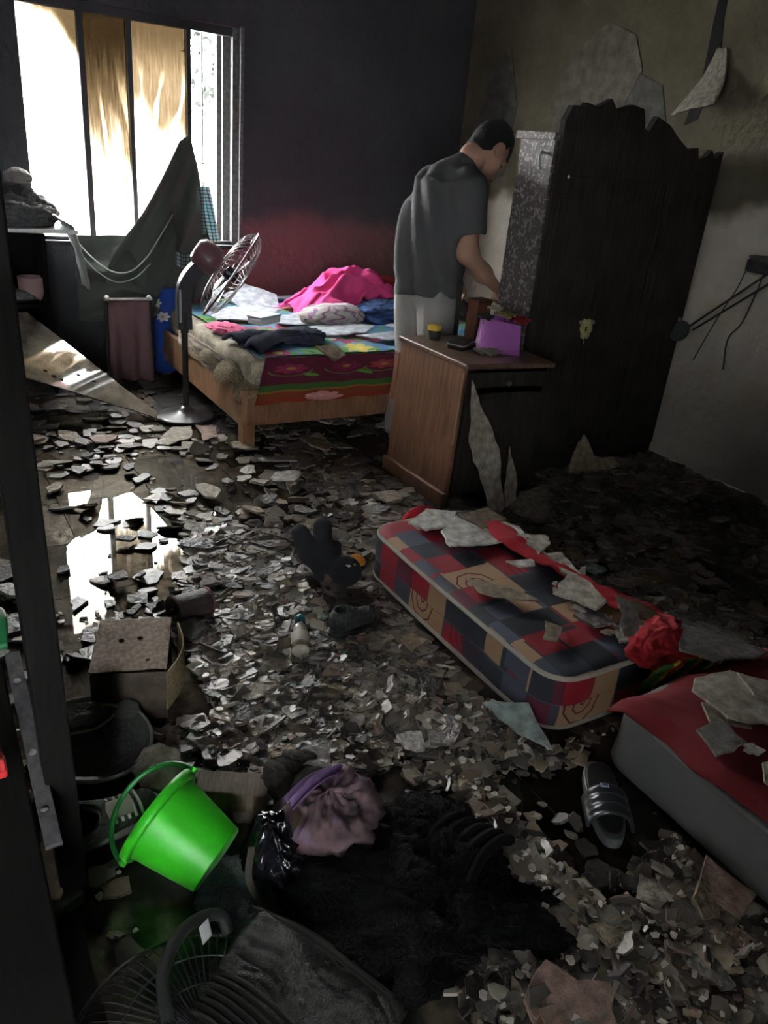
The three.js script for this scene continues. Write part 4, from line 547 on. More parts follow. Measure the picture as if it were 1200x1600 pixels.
{
  const t = thing('sneaker', 'pale canvas sneaker lying on its side left of the green bucket', 'shoe', [0.235, 0.05, -1.4], -0.2), cm = grainy([0.42, 0.4, 0.33], 0.9, 5, 0.003); t.rotation.set(0.5, 0.1, 0);
  const up = blend([cap(-0.09, 0.02, 0, 0.08, 0.0, 0, 0.05, 0.034), ell(-0.08, 0.05, 0, 0.06, 0.05, 0.045)], 0.04);
  part('upper', net((x, y, z) => { const o = up(x, y, z); return Math.max(Math.abs(o + 0.004) - 0.004, ell(-0.07, 0.09, 0, 0.055, 0.05, 0.035)(x, y, z) * -1); }, [-0.17, -0.06, -0.08], [0.14, 0.13, 0.08], 0.006), grainy([0.05, 0.055, 0.045], 0.9, 5, 0.003), t);
  part('collar', tube([[-0.125, 0.07, 0], [-0.1, 0.062, 0.036], [-0.05, 0.05, 0.038], [-0.015, 0.045, 0], [-0.05, 0.05, -0.038], [-0.1, 0.062, -0.036]], 0.009, 50, 8, true), cm, t, 'pale padded collar'); part('tongue', cloth((u, v) => [-0.02 + v * 0.07, 0.055 - v * 0.02 + 0.01 * Math.sin(u * 3), (u - 0.5) * 0.04], 8, 8, 0.005), cm, t);
  for (let k = 0; k < 5; k++) part('lace', tube([[0.0 + k * 0.016, 0.04 - k * 0.002, -0.03], [0.004 + k * 0.016, 0.053 - k * 0.004, 0.002], [0.006 + k * 0.016, 0.04 - k * 0.003, 0.03]], 0.004, 10, 6), std([0.5, 0.48, 0.42], 0.8), t);
  part('sole', new THREE.ExtrudeGeometry(new THREE.Shape(Array.from({ length: 30 }, (_, k) => new THREE.Vector2(Math.cos(k * 0.2094) * 0.138 - 0.01, Math.sin(k * 0.2094) * 0.045))), { depth: 0.02, bevelEnabled: true, bevelSize: 0.003, bevelThickness: 0.004 }).rotateX(-Math.PI / 2).translate(0, -0.045, 0), std([0.35, 0.34, 0.3], 0.7), t);
}
{
  const t = thing('wooden_block', 'short brown timber offcut lying between the bucket and the cloth bundle', 'timber', [0.52, 0.045, -1.36], -0.45); t.rotation.z = -0.06; part('timber', box(0.17, 0.06, 0.075, 0, 0, 0, 0.006), wood([0.2, 0.145, 0.1], 0.7, 3), t); part('end_grain', box(0.004, 0.056, 0.07, 0.085, 0, 0), wood([0.26, 0.19, 0.13], 0.8, 3), t);
}
{
  const t = thing('tub_lid', 'round dark plastic basin lying in shade below the cardboard box', 'basin', [0.25, 0.005, -1.68]); t.rotation.set(0.1, 0, -0.12);
  part('basin', lathe([[0, 0.01], [0.1, 0.01], [0.135, 0.05], [0.15, 0.055], [0.15, 0.06], [0.132, 0.056], [0.098, 0.016], [0, 0.016]], 48), grainy([0.1, 0.11, 0.1], 0.35, 4, 0.002), t); part('rim', new THREE.TorusGeometry(0.15, 0.005, 8, 60).rotateX(Math.PI / 2).translate(0, 0.058, 0), grainy([0.4, 0.41, 0.38], 0.5, 6, 0.002), t);
}
{
  const t = thing('crumpled_foil', 'small grey knotted rag and wire by the dark basin', 'rag', [0.25, 0.06, -1.76]); t.name = numbered('knotted_rag');
  part('rag', lump(0.06, 0.03, 0.035, { s: 61, a: 0.35 }), grainy([0.22, 0.23, 0.21], 0.7, 6), t); part('rag_end', lump(0.035, 0.022, 0.028, { s: 63, a: 0.3 }).translate(0.11, 0, 0.02), grainy([0.18, 0.18, 0.16], 0.7, 6), t); part('wire', tube([[0.03, 0.02, 0], [0.06, 0.035, 0.01], [0.09, 0.02, 0.02], [0.03, 0.0, 0.05], [-0.04, 0.0, 0.05]], 0.004, 30, 6), std([0.3, 0.3, 0.2], 0.6), t);
}
// cloth bundle and charred heaps in the foreground
const purpleTex = tex(256, (u, v) => { const n = tf(u, v, 8, 3, 4); return mix3([0.3, 0.24, 0.27], n > 0.22 ? [0.5, 0.42, 0.5] : [0.52, 0.42, 0.42], clamp(0.5 + n * 1.4, 0, 1)); });
solo('cloth_bundle', 'crumpled dusty purple cloth bundle in the foreground', 'cloth', lump(0.135, 0.12, 0.115, { f: 10, a: 0.26, s: 71 }), fabric(0xffffff, { map: purpleTex }), [0.69, 0.0, -1.17], 0.5);
solo('ribbon', 'bright purple and white ribbon twisted over the top of the purple bundle', 'ribbon', merge(cloth((u, v) => [-0.1 + u * 0.16, 0.165 + 0.022 * Math.sin(u * 3.1) + 0.006 * Math.sin(v * 7), -0.0 + (v - 0.5) * 0.03 - 0.05 * u], 20, 8, 0.004), cloth((u, v) => [-0.1 + u * 0.14, 0.15 + 0.02 * Math.sin(u * 3.1), -0.03 + (v - 0.5) * 0.02 - 0.04 * u], 20, 8, 0.004)), fabric([0.2, 0.12, 0.28]), [0.69, -0.02, -1.17]);
solo('dead_flower', 'dark curled dead plant beside the purple bundle', 'plant', (() => { const gs = []; for (let k = 0; k < 14; k++) { const a = k * 2.4; gs.push(lump(0.03, 0.016, 0.042, { detail: 9, s: k, a: 0.35 }).rotateX(-0.7 + 0.1 * (k % 5)).rotateY(a).translate(Math.cos(a) * 0.045, 0.03 + 0.012 * (k % 6), Math.sin(a) * 0.05)); } return merge(gs); })(), grainy([0.07, 0.06, 0.045], 0.85, 8), [0.66, 0.02, -1.3]);
solo('dry_leaf', 'ochre dry leaf on the near left of the purple bundle', 'leaf', cloth((u, v) => { const w = Math.sin(u * 3.14) * 0.03; return [u * 0.1, 0.02 * Math.sin(u * 3) + 0.012 * (v - 0.5) ** 2, (v - 0.5) * 1.0 * w]; }, 14, 8, 0.003).scale(0.6, 0.6, 0.6), grainy([0.2, 0.13, 0.04], 0.7, 8), [0.57, 0.13, -1.11], 0.9);
{
  const t = thing('plastic_bag', 'glossy black plastic bag slumped left of the purple bundle', 'bag', [0.545, 0, -1.14]); part('bag', lump(0.075, 0.1, 0.09, { f: 7, a: 0.3, s: 77 }), std([0.012, 0.012, 0.016], 0.15), t); part('hem', tube([[-0.07, 0.12, 0.02], [-0.09, 0.07, 0.06], [-0.06, 0.02, 0.1], [0, 0.015, 0.1]], 0.008, 30, 8), grainy([0.2, 0.18, 0.14], 0.7, 6), t);
}
for (const [label, a, b] of [['upper of two grey pipes right of the purple bundle', [0.8, 0.05, -1.15], [0.9, 0.035, -1.09]], ['lower of two grey pipes right of the purple bundle', [0.78, 0.05, -1.1], [0.88, 0.035, -1.04]]]) { const t = thing('pipe', label, 'pipe'); part('tube', bar(a, b, 0.014, 20), grainy([0.3, 0.24, 0.23], 0.6, 8, 0.002), t); part('pipe_end', bar(b.map((q, k) => q + (b[k] - a[k]) * 0.001), b.map((q, k) => q + (b[k] - a[k]) * 0.02), 0.0155, 20), grainy([0.34, 0.27, 0.26], 0.6, 8), t); }
const charcoal = M.char;
solo('charred_cloth', 'heap of charred black cloth ribs right of the purple bundle', 'charred heap', (() => { const gs = [lump(0.13, 0.07, 0.14, { f: 14, a: 0.4, s: 81 })]; for (let k = 0; k < 5; k++) gs.push(tube([[-0.09, 0.05 + 0.004 * k, 0.0 + k * 0.028], [-0.02, 0.085, -0.01 + k * 0.03], [0.06, 0.075, 0.005 + k * 0.03], [0.12, 0.03, 0.03 + k * 0.026]].map(([x, y, z], i) => [x, y + 0.01 * noise(k * 3, i), z]), 0.014, 24, 8)); return merge(gs); })(), charcoal, [0.9, 0, -1.0], 0.5);
solo('charred_cloth', 'wide low heap of burnt black cloth in front of the purple bundle', 'charred heap', lump(0.22, 0.07, 0.2, { f: 10, a: 0.35, s: 84 }), charcoal, [0.7, 0, -0.92], 0.3);
solo('charred_cloth', 'burnt black cloth lump at the right end of the wide low heap', 'charred heap', lump(0.1, 0.06, 0.12, { f: 12, a: 0.4, s: 87 }), charcoal, [0.87, 0, -0.83], 0.3);
solo('charred_cloth', 'small charred lump beside the dark puddle at the lower right', 'charred heap', lump(0.05, 0.04, 0.07, { f: 12, a: 0.4, s: 90 }), charcoal, [0.98, 0, -0.72], 0.2);
solo('charred_cloth', 'thin charred strip stretching from the heap to the puddle', 'charred heap', lump(0.09, 0.025, 0.04, { f: 14, a: 0.4, s: 93 }), charcoal, [1.02, 0, -0.8], -0.4);
solo('teal_cloth', 'wet dark teal cloth lying between the bucket and the fan grille', 'cloth', lump(0.09, 0.03, 0.1, { f: 8, a: 0.3, s: 96 }), grainy([0.05, 0.075, 0.08], 0.35, 6, 0.006), [0.45, 0, -1.1], 0.5);
{
  const t = thing('fan_grille', 'round black wire fan grille lying at the bottom left', 'grille', [0.255, 0.01, -0.8]); t.rotation.set(0.12, 0, -0.1); const wire = std([0.05, 0.052, 0.055], 0.35, { metalness: 0.5 }), R = 0.235;
  for (let k = 0; k < 72; k++) { const a = (k / 72) * 6.2832, p = [[0.035, 0.1], [0.12, 0.098], [0.2, 0.072], [0.235, 0.02]].map(([r, y]) => V(Math.cos(a) * r, y, Math.sin(a) * r)); part('spoke', tube(p, 0.0017, 8, 4), wire, t); }
  for (const [r, y] of [[0.235, 0.02], [0.228, 0.035], [0.15, 0.092], [0.095, 0.1]]) part('ring', new THREE.TorusGeometry(r, r > 0.23 ? 0.004 : 0.002, 6, 80).rotateX(Math.PI / 2).translate(0, y, 0), wire, t); part('hub_plate', lathe([[0, 0.104], [0.034, 0.104], [0.04, 0.098], [0, 0.096]]), M.blackPlastic, t);
}
{
  const t = thing('jacket', 'dark leather jacket with ribbed hem lying at the bottom of the view', 'jacket', [0.42, 0.0, -0.8], 0.5), lm = std([0.018, 0.0165, 0.014], 0.42, { bumpMap: copy(fineBump, 2), bumpScale: 0.003 });
  part('shell', cloth((u, v) => { const x = (u - 0.5) * 0.27, z = (v - 0.5) * 0.36, e = Math.min(1, 7 * Math.min(u, 1 - u, v, 1 - v) + 0.05); return [x + 0.02 * noise(v * 4, 2), 0.015 + 0.1 * Math.sqrt(e) * (1 - 0.3 * v) + 0.012 * (0.5 - Math.abs(noise(u * 14 + v * 2, v * 3, 3))), z]; }, 60, 50, 0.008), lm, t);
  for (let k = 0; k < 7; k++) part('rib', tube([[-0.13 + k * 0.013, 0.1 + 0.003 * (k % 2), -0.17], [-0.125 + k * 0.014, 0.122, -0.08], [-0.135 + k * 0.015, 0.11, 0.05], [-0.15 + k * 0.016, 0.08, 0.16]], 0.0055, 24, 7), lm, t); for (let k = 0; k < 3; k++) part('rib', tube([[0.1 + k * 0.015, 0.1 - k * 0.02, -0.17], [0.105 + k * 0.016, 0.115 - k * 0.02, -0.05], [0.1 + k * 0.018, 0.095 - k * 0.02, 0.16]], 0.006, 24, 7), lm, t);
  part('collar', tube([[-0.17, 0.13, -0.13], [-0.12, 0.155, -0.19], [-0.03, 0.15, -0.22], [0.04, 0.12, -0.2], [0.03, 0.1, -0.17]], 0.012, 40, 10), std([0.012, 0.012, 0.012], 0.7), t); part('tag', cloth((u, v) => [-0.02 + u * 0.025, 0.15 - v * 0.04, -0.2 + 0.01 * v], 6, 6, 0.002), std([0.35, 0.35, 0.35], 0.7), t);
}
// ------------------------------------------------------------------ far left corner: shelf, clothes, curtain, rack
{
  const t = thing('shelf_unit', 'dark shelf unit with a pale top board left of the window', 'shelf', [0.5, 0, -5.08]);
  part('top_board', box(0.84, 0.022, 0.36, 0, 0.945, 0, 0.003), std([0.55, 0.55, 0.56], 0.5), t); for (const x of [-0.38, 0.23]) part('side_panel', box(0.022, 0.93, 0.34, x, 0.465, 0), M.blackWood, t);
  for (const y of [0.12, 0.53]) part('shelf_board', box(0.59, 0.02, 0.33, -0.075, y, 0), M.blackWood, t); part('back_board', plain(0.62, 0.9, 0.008, -0.075, 0.47, -0.17), M.blackWood, t);
}
solo('clothes_heap', 'grey heap of crumpled clothes piled on the shelf unit', 'clothes', lump(0.21, 0.15, 0.14, { f: 8, a: 0.3, s: 101 }), grainy([0.12, 0.12, 0.125], 0.9, 5), [0.62, 0.957, -5.1]);
solo('cloth', 'pale rag spilling over the right end of the shelf unit', 'cloth', cloth((u, v) => [0.8 + 0.16 * Math.sin(v * 1.6) + 0.02 * noise(u * 6, v * 4, 3), v < 0.35 ? 1.03 - v * 0.15 : 0.98 - (v - 0.35) * 0.55 + 0.02 * noise(u * 5, 1), -5.22 + u * 0.3 + 0.02 * noise(v * 5, u * 5)], 24, 30, 0.008), fabric([0.26, 0.27, 0.26]));
solo('rolled_cloth', 'rolled cloth on the far end of the clothes heap by the window frame', 'clothes', lump(0.07, 0.06, 0.07, { f: 5, a: 0.2, s: 104 }), fabric([0.18, 0.17, 0.16]), [0.66, 1.18, -5.16]);
{
  const t = thing('boot', 'old grey boot standing on the lower shelf', 'shoe', [0.56, 0.542, -4.98], 0.2), m = grainy([0.2, 0.2, 0.2], 0.7, 5);
  part('shaft', net(blend([cap(-0.04, 0.06, 0, -0.05, 0.17, 0, 0.042, 0.048), cap(-0.03, 0.04, 0, 0.09, 0.025, 0, 0.042, 0.03)], 0.03), [-0.14, -0.01, -0.07], [0.15, 0.24, 0.07], 0.006), m, t); part('sole', box(0.21, 0.016, 0.08, 0.02, 0.008, 0, 0.007), M.blackPlastic, t);
}
{ const t = thing('bowl', 'dull pink plastic bowl on the lower shelf beside the grey boot', 'bowl', [0.66, 0.542, -5.04]); part('bowl_body', lathe([[0, 0], [0.05, 0], [0.07, 0.05], [0.072, 0.13], [0.066, 0.13], [0.062, 0.05], [0, 0.01]], 32), std([0.36, 0.22, 0.22], 0.5), t); part('rim', new THREE.TorusGeometry(0.069, 0.005, 8, 40).rotateX(Math.PI / 2).translate(0, 0.13, 0), std([0.4, 0.26, 0.25], 0.5), t); }
{
  const t = thing('curtain', 'torn grey green curtain hanging from the window and trailing below the sill', 'curtain'), cm = new THREE.MeshPhysicalMaterial({ color: new THREE.Color(0.085, 0.095, 0.085), roughness: 1, transmission: 0.12, side: THREE.DoubleSide, bumpMap: copy(weaveBump, 8), bumpScale: 0.0005 });
  const path = (pts) => { const c = new THREE.CatmullRomCurve3(pts.map(([x, y]) => V(x, y, 0))); return (t) => c.getPoint(t); };
  const L = path([[1.63, 1.47], [1.5, 1.24], [1.34, 1.0], [1.2, 0.84], [1.12, 0.7], [1.1, 0.45]]), R = path([[1.7, 1.515], [1.73, 1.38], [1.75, 1.22], [1.79, 0.95], [1.8, 0.8], [1.8, 0.48]]);
  part('drape', cloth((u, v) => { const a = L(v), b = R(v), s = 0.012 + 0.05 * v; return [lerp(a.x, b.x, u), lerp(a.y, b.y, u) - 0.02 * Math.sin(u * 3.14) * v, -5.26 + 0.1 * v + s * 0.6 * Math.sin(u * (9 + 14 * v) + v * 2) + 0.012 * noise(u * 5, v * 5)]; }, 90, 60, 0.003), cm, t);
  part('swag', cloth((u, v) => { const x = lerp(0.93, 1.56, u), sag = 0.2 * Math.sin(Math.PI * u), top = 0.895 + 0.02 * (u < 0.3 ? 0 : 0) + (u > 0.75 ? (u - 0.75) * 0.9 : 0); return [x + 0.02 * noise(v * 5, u * 3), top - v * 0.5 - sag * Math.sqrt(v) * (1.1 - v), -5.24 + 0.13 * Math.sin(v * 2.2) + 0.026 * Math.sin(v * 21 + Math.sin(u * 3.1) * 4 + noise(u * 3, v * 3) * 3) * (0.3 + Math.sin(3.14 * u))]; }, 60, 60, 0.003), cm, t);
  part('hem', tube([[0.945, 0.885, -5.23], [1.03, 0.78, -5.15], [1.14, 0.7, -5.1], [1.25, 0.7, -5.1], [1.36, 0.78, -5.13], [1.46, 0.9, -5.17], [1.56, 1.04, -5.2]], 0.005, 60, 6), std([0.42, 0.47, 0.43], 0.9), t, 'pale hem of the curtain'); part('hem', tube([[0.95, 0.83, -5.2], [1.05, 0.7, -5.12], [1.16, 0.64, -5.08], [1.28, 0.67, -5.08], [1.38, 0.75, -5.1]], 0.004, 50, 6), std([0.4, 0.47, 0.45], 0.9), t, 'pale hem of the curtain');
  const plaid = tex(128, (u, v) => { const a = (u * 8) % 1 < 0.3, b = (v * 8) % 1 < 0.3; return a && b ? [0.05, 0.25, 0.5] : a || b ? [0.2, 0.55, 0.65] : [0.85, 0.83, 0.78]; }), pm = new THREE.MeshPhysicalMaterial({ color: new THREE.Color(0.7, 0.68, 0.64), map: plaid, roughness: 1, transmission: 0.35, side: THREE.DoubleSide });
  part('plaid_hem', cloth((u, v) => [1.765 + 0.055 * v + (u - 0.5) * (0.07 + 0.05 * v), 1.22 - 0.34 * v, -5.2 + 0.015 * Math.sin(u * 7 + v * 5)], 12, 30, 0.003, 0.5, 2), pm, t, 'white plaid hem with blue checks');
  part('plaid_hem', cloth((u, v) => [1.53 + 0.18 * u, 0.84 - 0.09 * v - 0.02 * Math.sin(u * 4), -5.06 + 0.02 * Math.sin(u * 12)], 24, 8, 0.003, 1, 0.5), pm, t, 'white plaid hem with teal checks');
}
{
  const t = thing('metal_rack', 'thin metal rack bar with round ends below the curtain', 'rack', [1.21, 0, -5.02]); const m = std([0.6, 0.58, 0.57], 0.3, { metalness: 0.5 });
  part('bar', bar([-0.15, 0.545, 0], [0.15, 0.545, 0], 0.009, 12), m, t); for (const x of [-0.13, 0.13]) part('knob', new THREE.SphereGeometry(0.017, 14, 10).translate(x, 0.553, 0), m, t); for (const x of [-0.14, 0.14]) part('leg', bar([x, 0, -0.01], [x, 0.54, -0.01], 0.009, 10), M.blackPlastic, t);
}
solo('hanging_cloth', 'dull pink cloth hanging under the thin metal rack bar', 'cloth', cloth((u, v) => [1.09 + u * 0.25 + 0.02 * v * (u - 0.5), 0.53 - v * 0.51, -5.03 + 0.03 * Math.sin(u * 15) * (0.2 + v) + 0.05 * v * noise(u * 3, v * 3)], 40, 24, 0.005), fabric([0.24, 0.14, 0.15]));
const blueTex = canvasTex(256, 512, (x, w, h) => { x.fillStyle = '#2a50a8'; x.fillRect(0, 0, w, h); for (let k = 0; k < 9; k++) { flower(x, (k * 97) % w, (k * 143) % h, 30, ['#d8d4cc', '#b5403c', '#3d8a50'][k % 3], '#c9a050'); } });
solo('blue_blanket', 'blue blanket with white and red flowers over the back left corner of the bed', 'blanket', cloth((u, v) => { const a = u * 3.14; return [1.52 - Math.cos(a) * (0.11 + 0.02 * v), 0.62 - 0.07 * Math.abs(u - 0.6) - v * 0.55, -5.2 + 0.16 * Math.sin(a) + 0.015 * Math.sin(u * 18 + v * 2) * v]; }, 50, 40, 0.012), fabric(0xffffff, { map: blueTex }));
// glass sheet that has fallen out of the window, one tip on the floor
{
  const P = [[1.209, 0.006, -4.279], [1.151, 0.007, -4.244], [1.132, 0.024, -4.266], [0.47, 0.282, -4.35], [0.5, 0.453, -4.713], [0.512, 0.51, -4.833], [0.601, 0.503, -4.877], [1.041, 0.135, -4.429]].map((p) => V(...p)), c = V(0.8, 0.235, -4.479), n = V(0.28, 0.86, 0.43).normalize(), q = new THREE.Quaternion().setFromUnitVectors(V(0, 1, 0), n), qi = q.clone().invert();
  const g = extrude(P.map((p) => { const l = p.clone().sub(c).applyQuaternion(qi); return [l.x, -l.z]; }), 0.005, 0.001).rotateX(-Math.PI / 2);
  const gm = new THREE.MeshPhysicalMaterial({ color: new THREE.Color(0.3, 0.26, 0.2), roughness: 0.04, ior: 1.8, clearcoat: 1, clearcoatRoughness: 0.02, map: copy(grainTex, 1.2) });
  const o = thing('glass_sheet', 'large broken smoke-stained glass sheet leaning with its tip on the floor', 'glass', c.toArray()); o.quaternion.copy(q); part('glass', g, gm, o);
  for (const [x, z] of [[-0.02, 0.02], [0.06, 0.05], [-0.16, 0.07], [-0.2, 0.04], [0.33, 0.12], [-0.12, 0.09]]) part('soot_flake', lump(0.012, 0.003, 0.008, { detail: 5, s: x * 50 }).translate(x, 0.006, z), M.char, o);
}
// right wall: burnt electrical box, its rods and dangling wires
{
  const t = thing('electrical_box', 'burnt electrical box on the right wall with rods and dangling wires', 'electrical box', [XR - 0.02, 1.16, -2.47]), bm = grainy([0.06, 0.06, 0.055], 0.7, 5);
  part('box', box(0.07, 0.06, 0.2, -0.04, 0, 0, 0.008), bm, t); part('charred_cap', lump(0.05, 0.025, 0.11, { s: 111, a: 0.4, f: 12 }).translate(-0.045, 0.028, 0.01), grainy([0.16, 0.16, 0.13], 0.8, 8), t);
  part('rod', bar([-0.06, -0.03, 0.02], [-0.09, -0.4, -0.37], 0.006), bm, t); part('rod', bar([-0.05, -0.02, 0.1], [-0.08, -0.38, -0.31], 0.006), bm, t);
  part('wire', tube([[-0.05, 0, -0.1], [-0.03, -0.12, -0.14], [-0.02, -0.25, -0.2], [-0.02, -0.42, -0.26], [-0.02, -0.55, -0.3]], 0.003, 30, 6), M.blackPlastic, t); part('wire', tube([[-0.05, -0.02, 0], [-0.03, -0.15, -0.03], [-0.02, -0.3, -0.07], [-0.02, -0.38, -0.12], [-0.02, -0.55, -0.1]], 0.004, 30, 6), M.blackPlastic, t);
  part('round_plate', lathe([[0, 0], [0.055, 0], [0.06, 0.008], [0.05, 0.018], [0, 0.02]], 32).rotateZ(1.2).translate(-0.1, -0.4, -0.37), grainy([0.1, 0.11, 0.11], 0.4, 5), t);
}
// ------------------------------------------------------------------ near left: burnt bunk
{
  const t = thing('bunk_frame', 'black burnt bunk post with a dark base board at the left edge', 'bunk bed', [0.128, 0, -1.27]);
  part('post', (() => { const g = box(0.056, 1.7, 0.05, 0, 0.85, 0, 0.005), p = g.attributes.position; for (let i = 0; i < p.count; i++) p.setX(i, p.getX(i) - 0.012 * p.getY(i) + 0.02 * Math.max(0, 0.5 - p.getY(i)) * 0.4); return g; })(), M.blackWood, t);
  part('base_board', (() => { const g = box(0.5, 0.04, 0.95, 0, 0, 0, 0.006); g.rotateX(0.31); return g.translate(-0.308, 0.277, 0.17); })(), M.blackWood, t);
  part('metal_strip', (() => { const g = box(0.03, 0.012, 0.46, 0, 0, 0, 0.002); g.rotateX(0.31); return g.translate(-0.036, 0.372, -0.08); })(), grainy([0.12, 0.115, 0.12], 0.55, 5, 0.001), t, 'grey metal edging strip');
  for (const k of [-0.22, -0.05, 0.07]) part('screw', lathe([[0, 0], [0.008, 0], [0.007, 0.004], [0, 0.005]], 16).translate(-0.038, 0.378 - 0.32 * (k + 0.08), k), M.greyMetal, t);
  part('side_board', box(0.03, 0.3, 0.6, -0.29, 0.15, 0.28), M.blackWood, t); part('added_shade_board', box(1.1, 0.05, 0.93, -0.71, 1.18, 0.44), M.blackWood, t); part('added_shade_mattress', box(1.06, 0.13, 0.9, -0.71, 1.27, 0.44, 0.04), grainy([0.06, 0.055, 0.05], 0.9, 3), t); part('lower_board', box(0.34, 0.04, 0.5, -0.17, 0.03, 0.33), M.blackWood, t);  // upper board and mattress unseen, added to shade the lower right wall
}
solo('green_strap', 'green plastic strap end on the burnt bunk at the left edge', 'strap', cloth((u, v) => [0.068 + 0.03 * (v - 0.5) + 0.012 * Math.sin(u * 3), 0.47 + 0.03 * Math.sin(u * 3), -1.72 + u * 0.17], 20, 8, 0.012), std([0.02, 0.16, 0.06], 0.35));
{ const t = thing('plastic_clip', 'small red plastic clip on the burnt bunk at the left edge', 'clip', [0.02, 0.4, -1.27]); part('clip_body', box(0.04, 0.02, 0.05, 0, 0, 0, 0.006), std([0.6, 0.03, 0.03], 0.35), t); for (let k = 0; k < 3; k++) part('tooth', box(0.008, 0.03, 0.01, 0.012, 0.018, -0.018 + k * 0.018, 0.003), std([0.6, 0.05, 0.05], 0.35), t); }
shard('plaster_slab', 'rough tan plaster slab standing between the bunk post and its base board', 'plaster', [[0.02, -1.32], [0.1, -1.36], [0.135, -1.3], [0.1, -1.22], [0.03, -1.2]], 0.06, shardMats.tan, { tilt: [0.5, 0.2], th: 0.012 });
{ const t = thing('plank', 'short grey plank lying at the foot of the bunk post', 'plank', [0.085, 0.03, -1.23], 0.35); part('plank_board', box(0.11, 0.035, 0.05, 0, 0, 0, 0.004), grainy([0.2, 0.19, 0.19], 0.7, 5, 0.001), t); part('nail', bar([-0.03, 0.016, 0.01], [-0.03, 0.021, 0.01], 0.003), M.blackPlastic, t); }

// ------------------------------------------------------------------ water standing on the floor
const water = new THREE.MeshPhysicalMaterial({ color: new THREE.Color(0.5, 0.47, 0.42), transmission: 1, roughness: 0.0, thickness: 0, ior: 1.33, side: THREE.DoubleSide });
function puddle(label, pts, y) { const c = new THREE.CatmullRomCurve3(pts.map(([x, z]) => V(x, 0, z)), true), P = c.getPoints(240).map((p) => [p.x + 0.035 * fbm(p.x * 9, p.z * 9, 2, 3), p.z + 0.035 * fbm(p.x * 9, p.z * 9, 7, 3)]); const g = new THREE.ShapeGeometry(new THREE.Shape(P.map(([x, z]) => new THREE.Vector2(x, -z)))).rotateX(-Math.PI / 2); return solo('puddle', label, 'puddle', g, water, [0, y, 0]); }
puddle('wide puddle that mirrors the window, left of the floor debris', [[-0.4, -4.3], [0.3, -4.6], [0.8, -4.55], [1.2, -4.3], [1.4, -3.8], [1.52, -3.2], [1.55, -2.7], [1.3, -2.45], [1.05, -2.5], [0.95, -2.3], [0.7, -2.15], [0.62, -1.75], [0.45, -1.5], [0.1, -1.4], [-0.4, -1.5], [-0.6, -2.8]], 0.0035);
puddle('small dark puddle round the black sandal', [[1.5, -1.22], [1.5, -1.0], [1.36, -0.85], [1.32, -0.68], [1.1, -0.5], [1.0, -0.58], [1.1, -0.85], [1.25, -1.1]], 0.0035);
puddle('dark puddle on the floor right of the patchwork mattress', [[2.1, -2.5], [2.8, -2.6], [3.2, -2.2], [2.9, -1.7], [2.2, -1.6]], 0.0035);

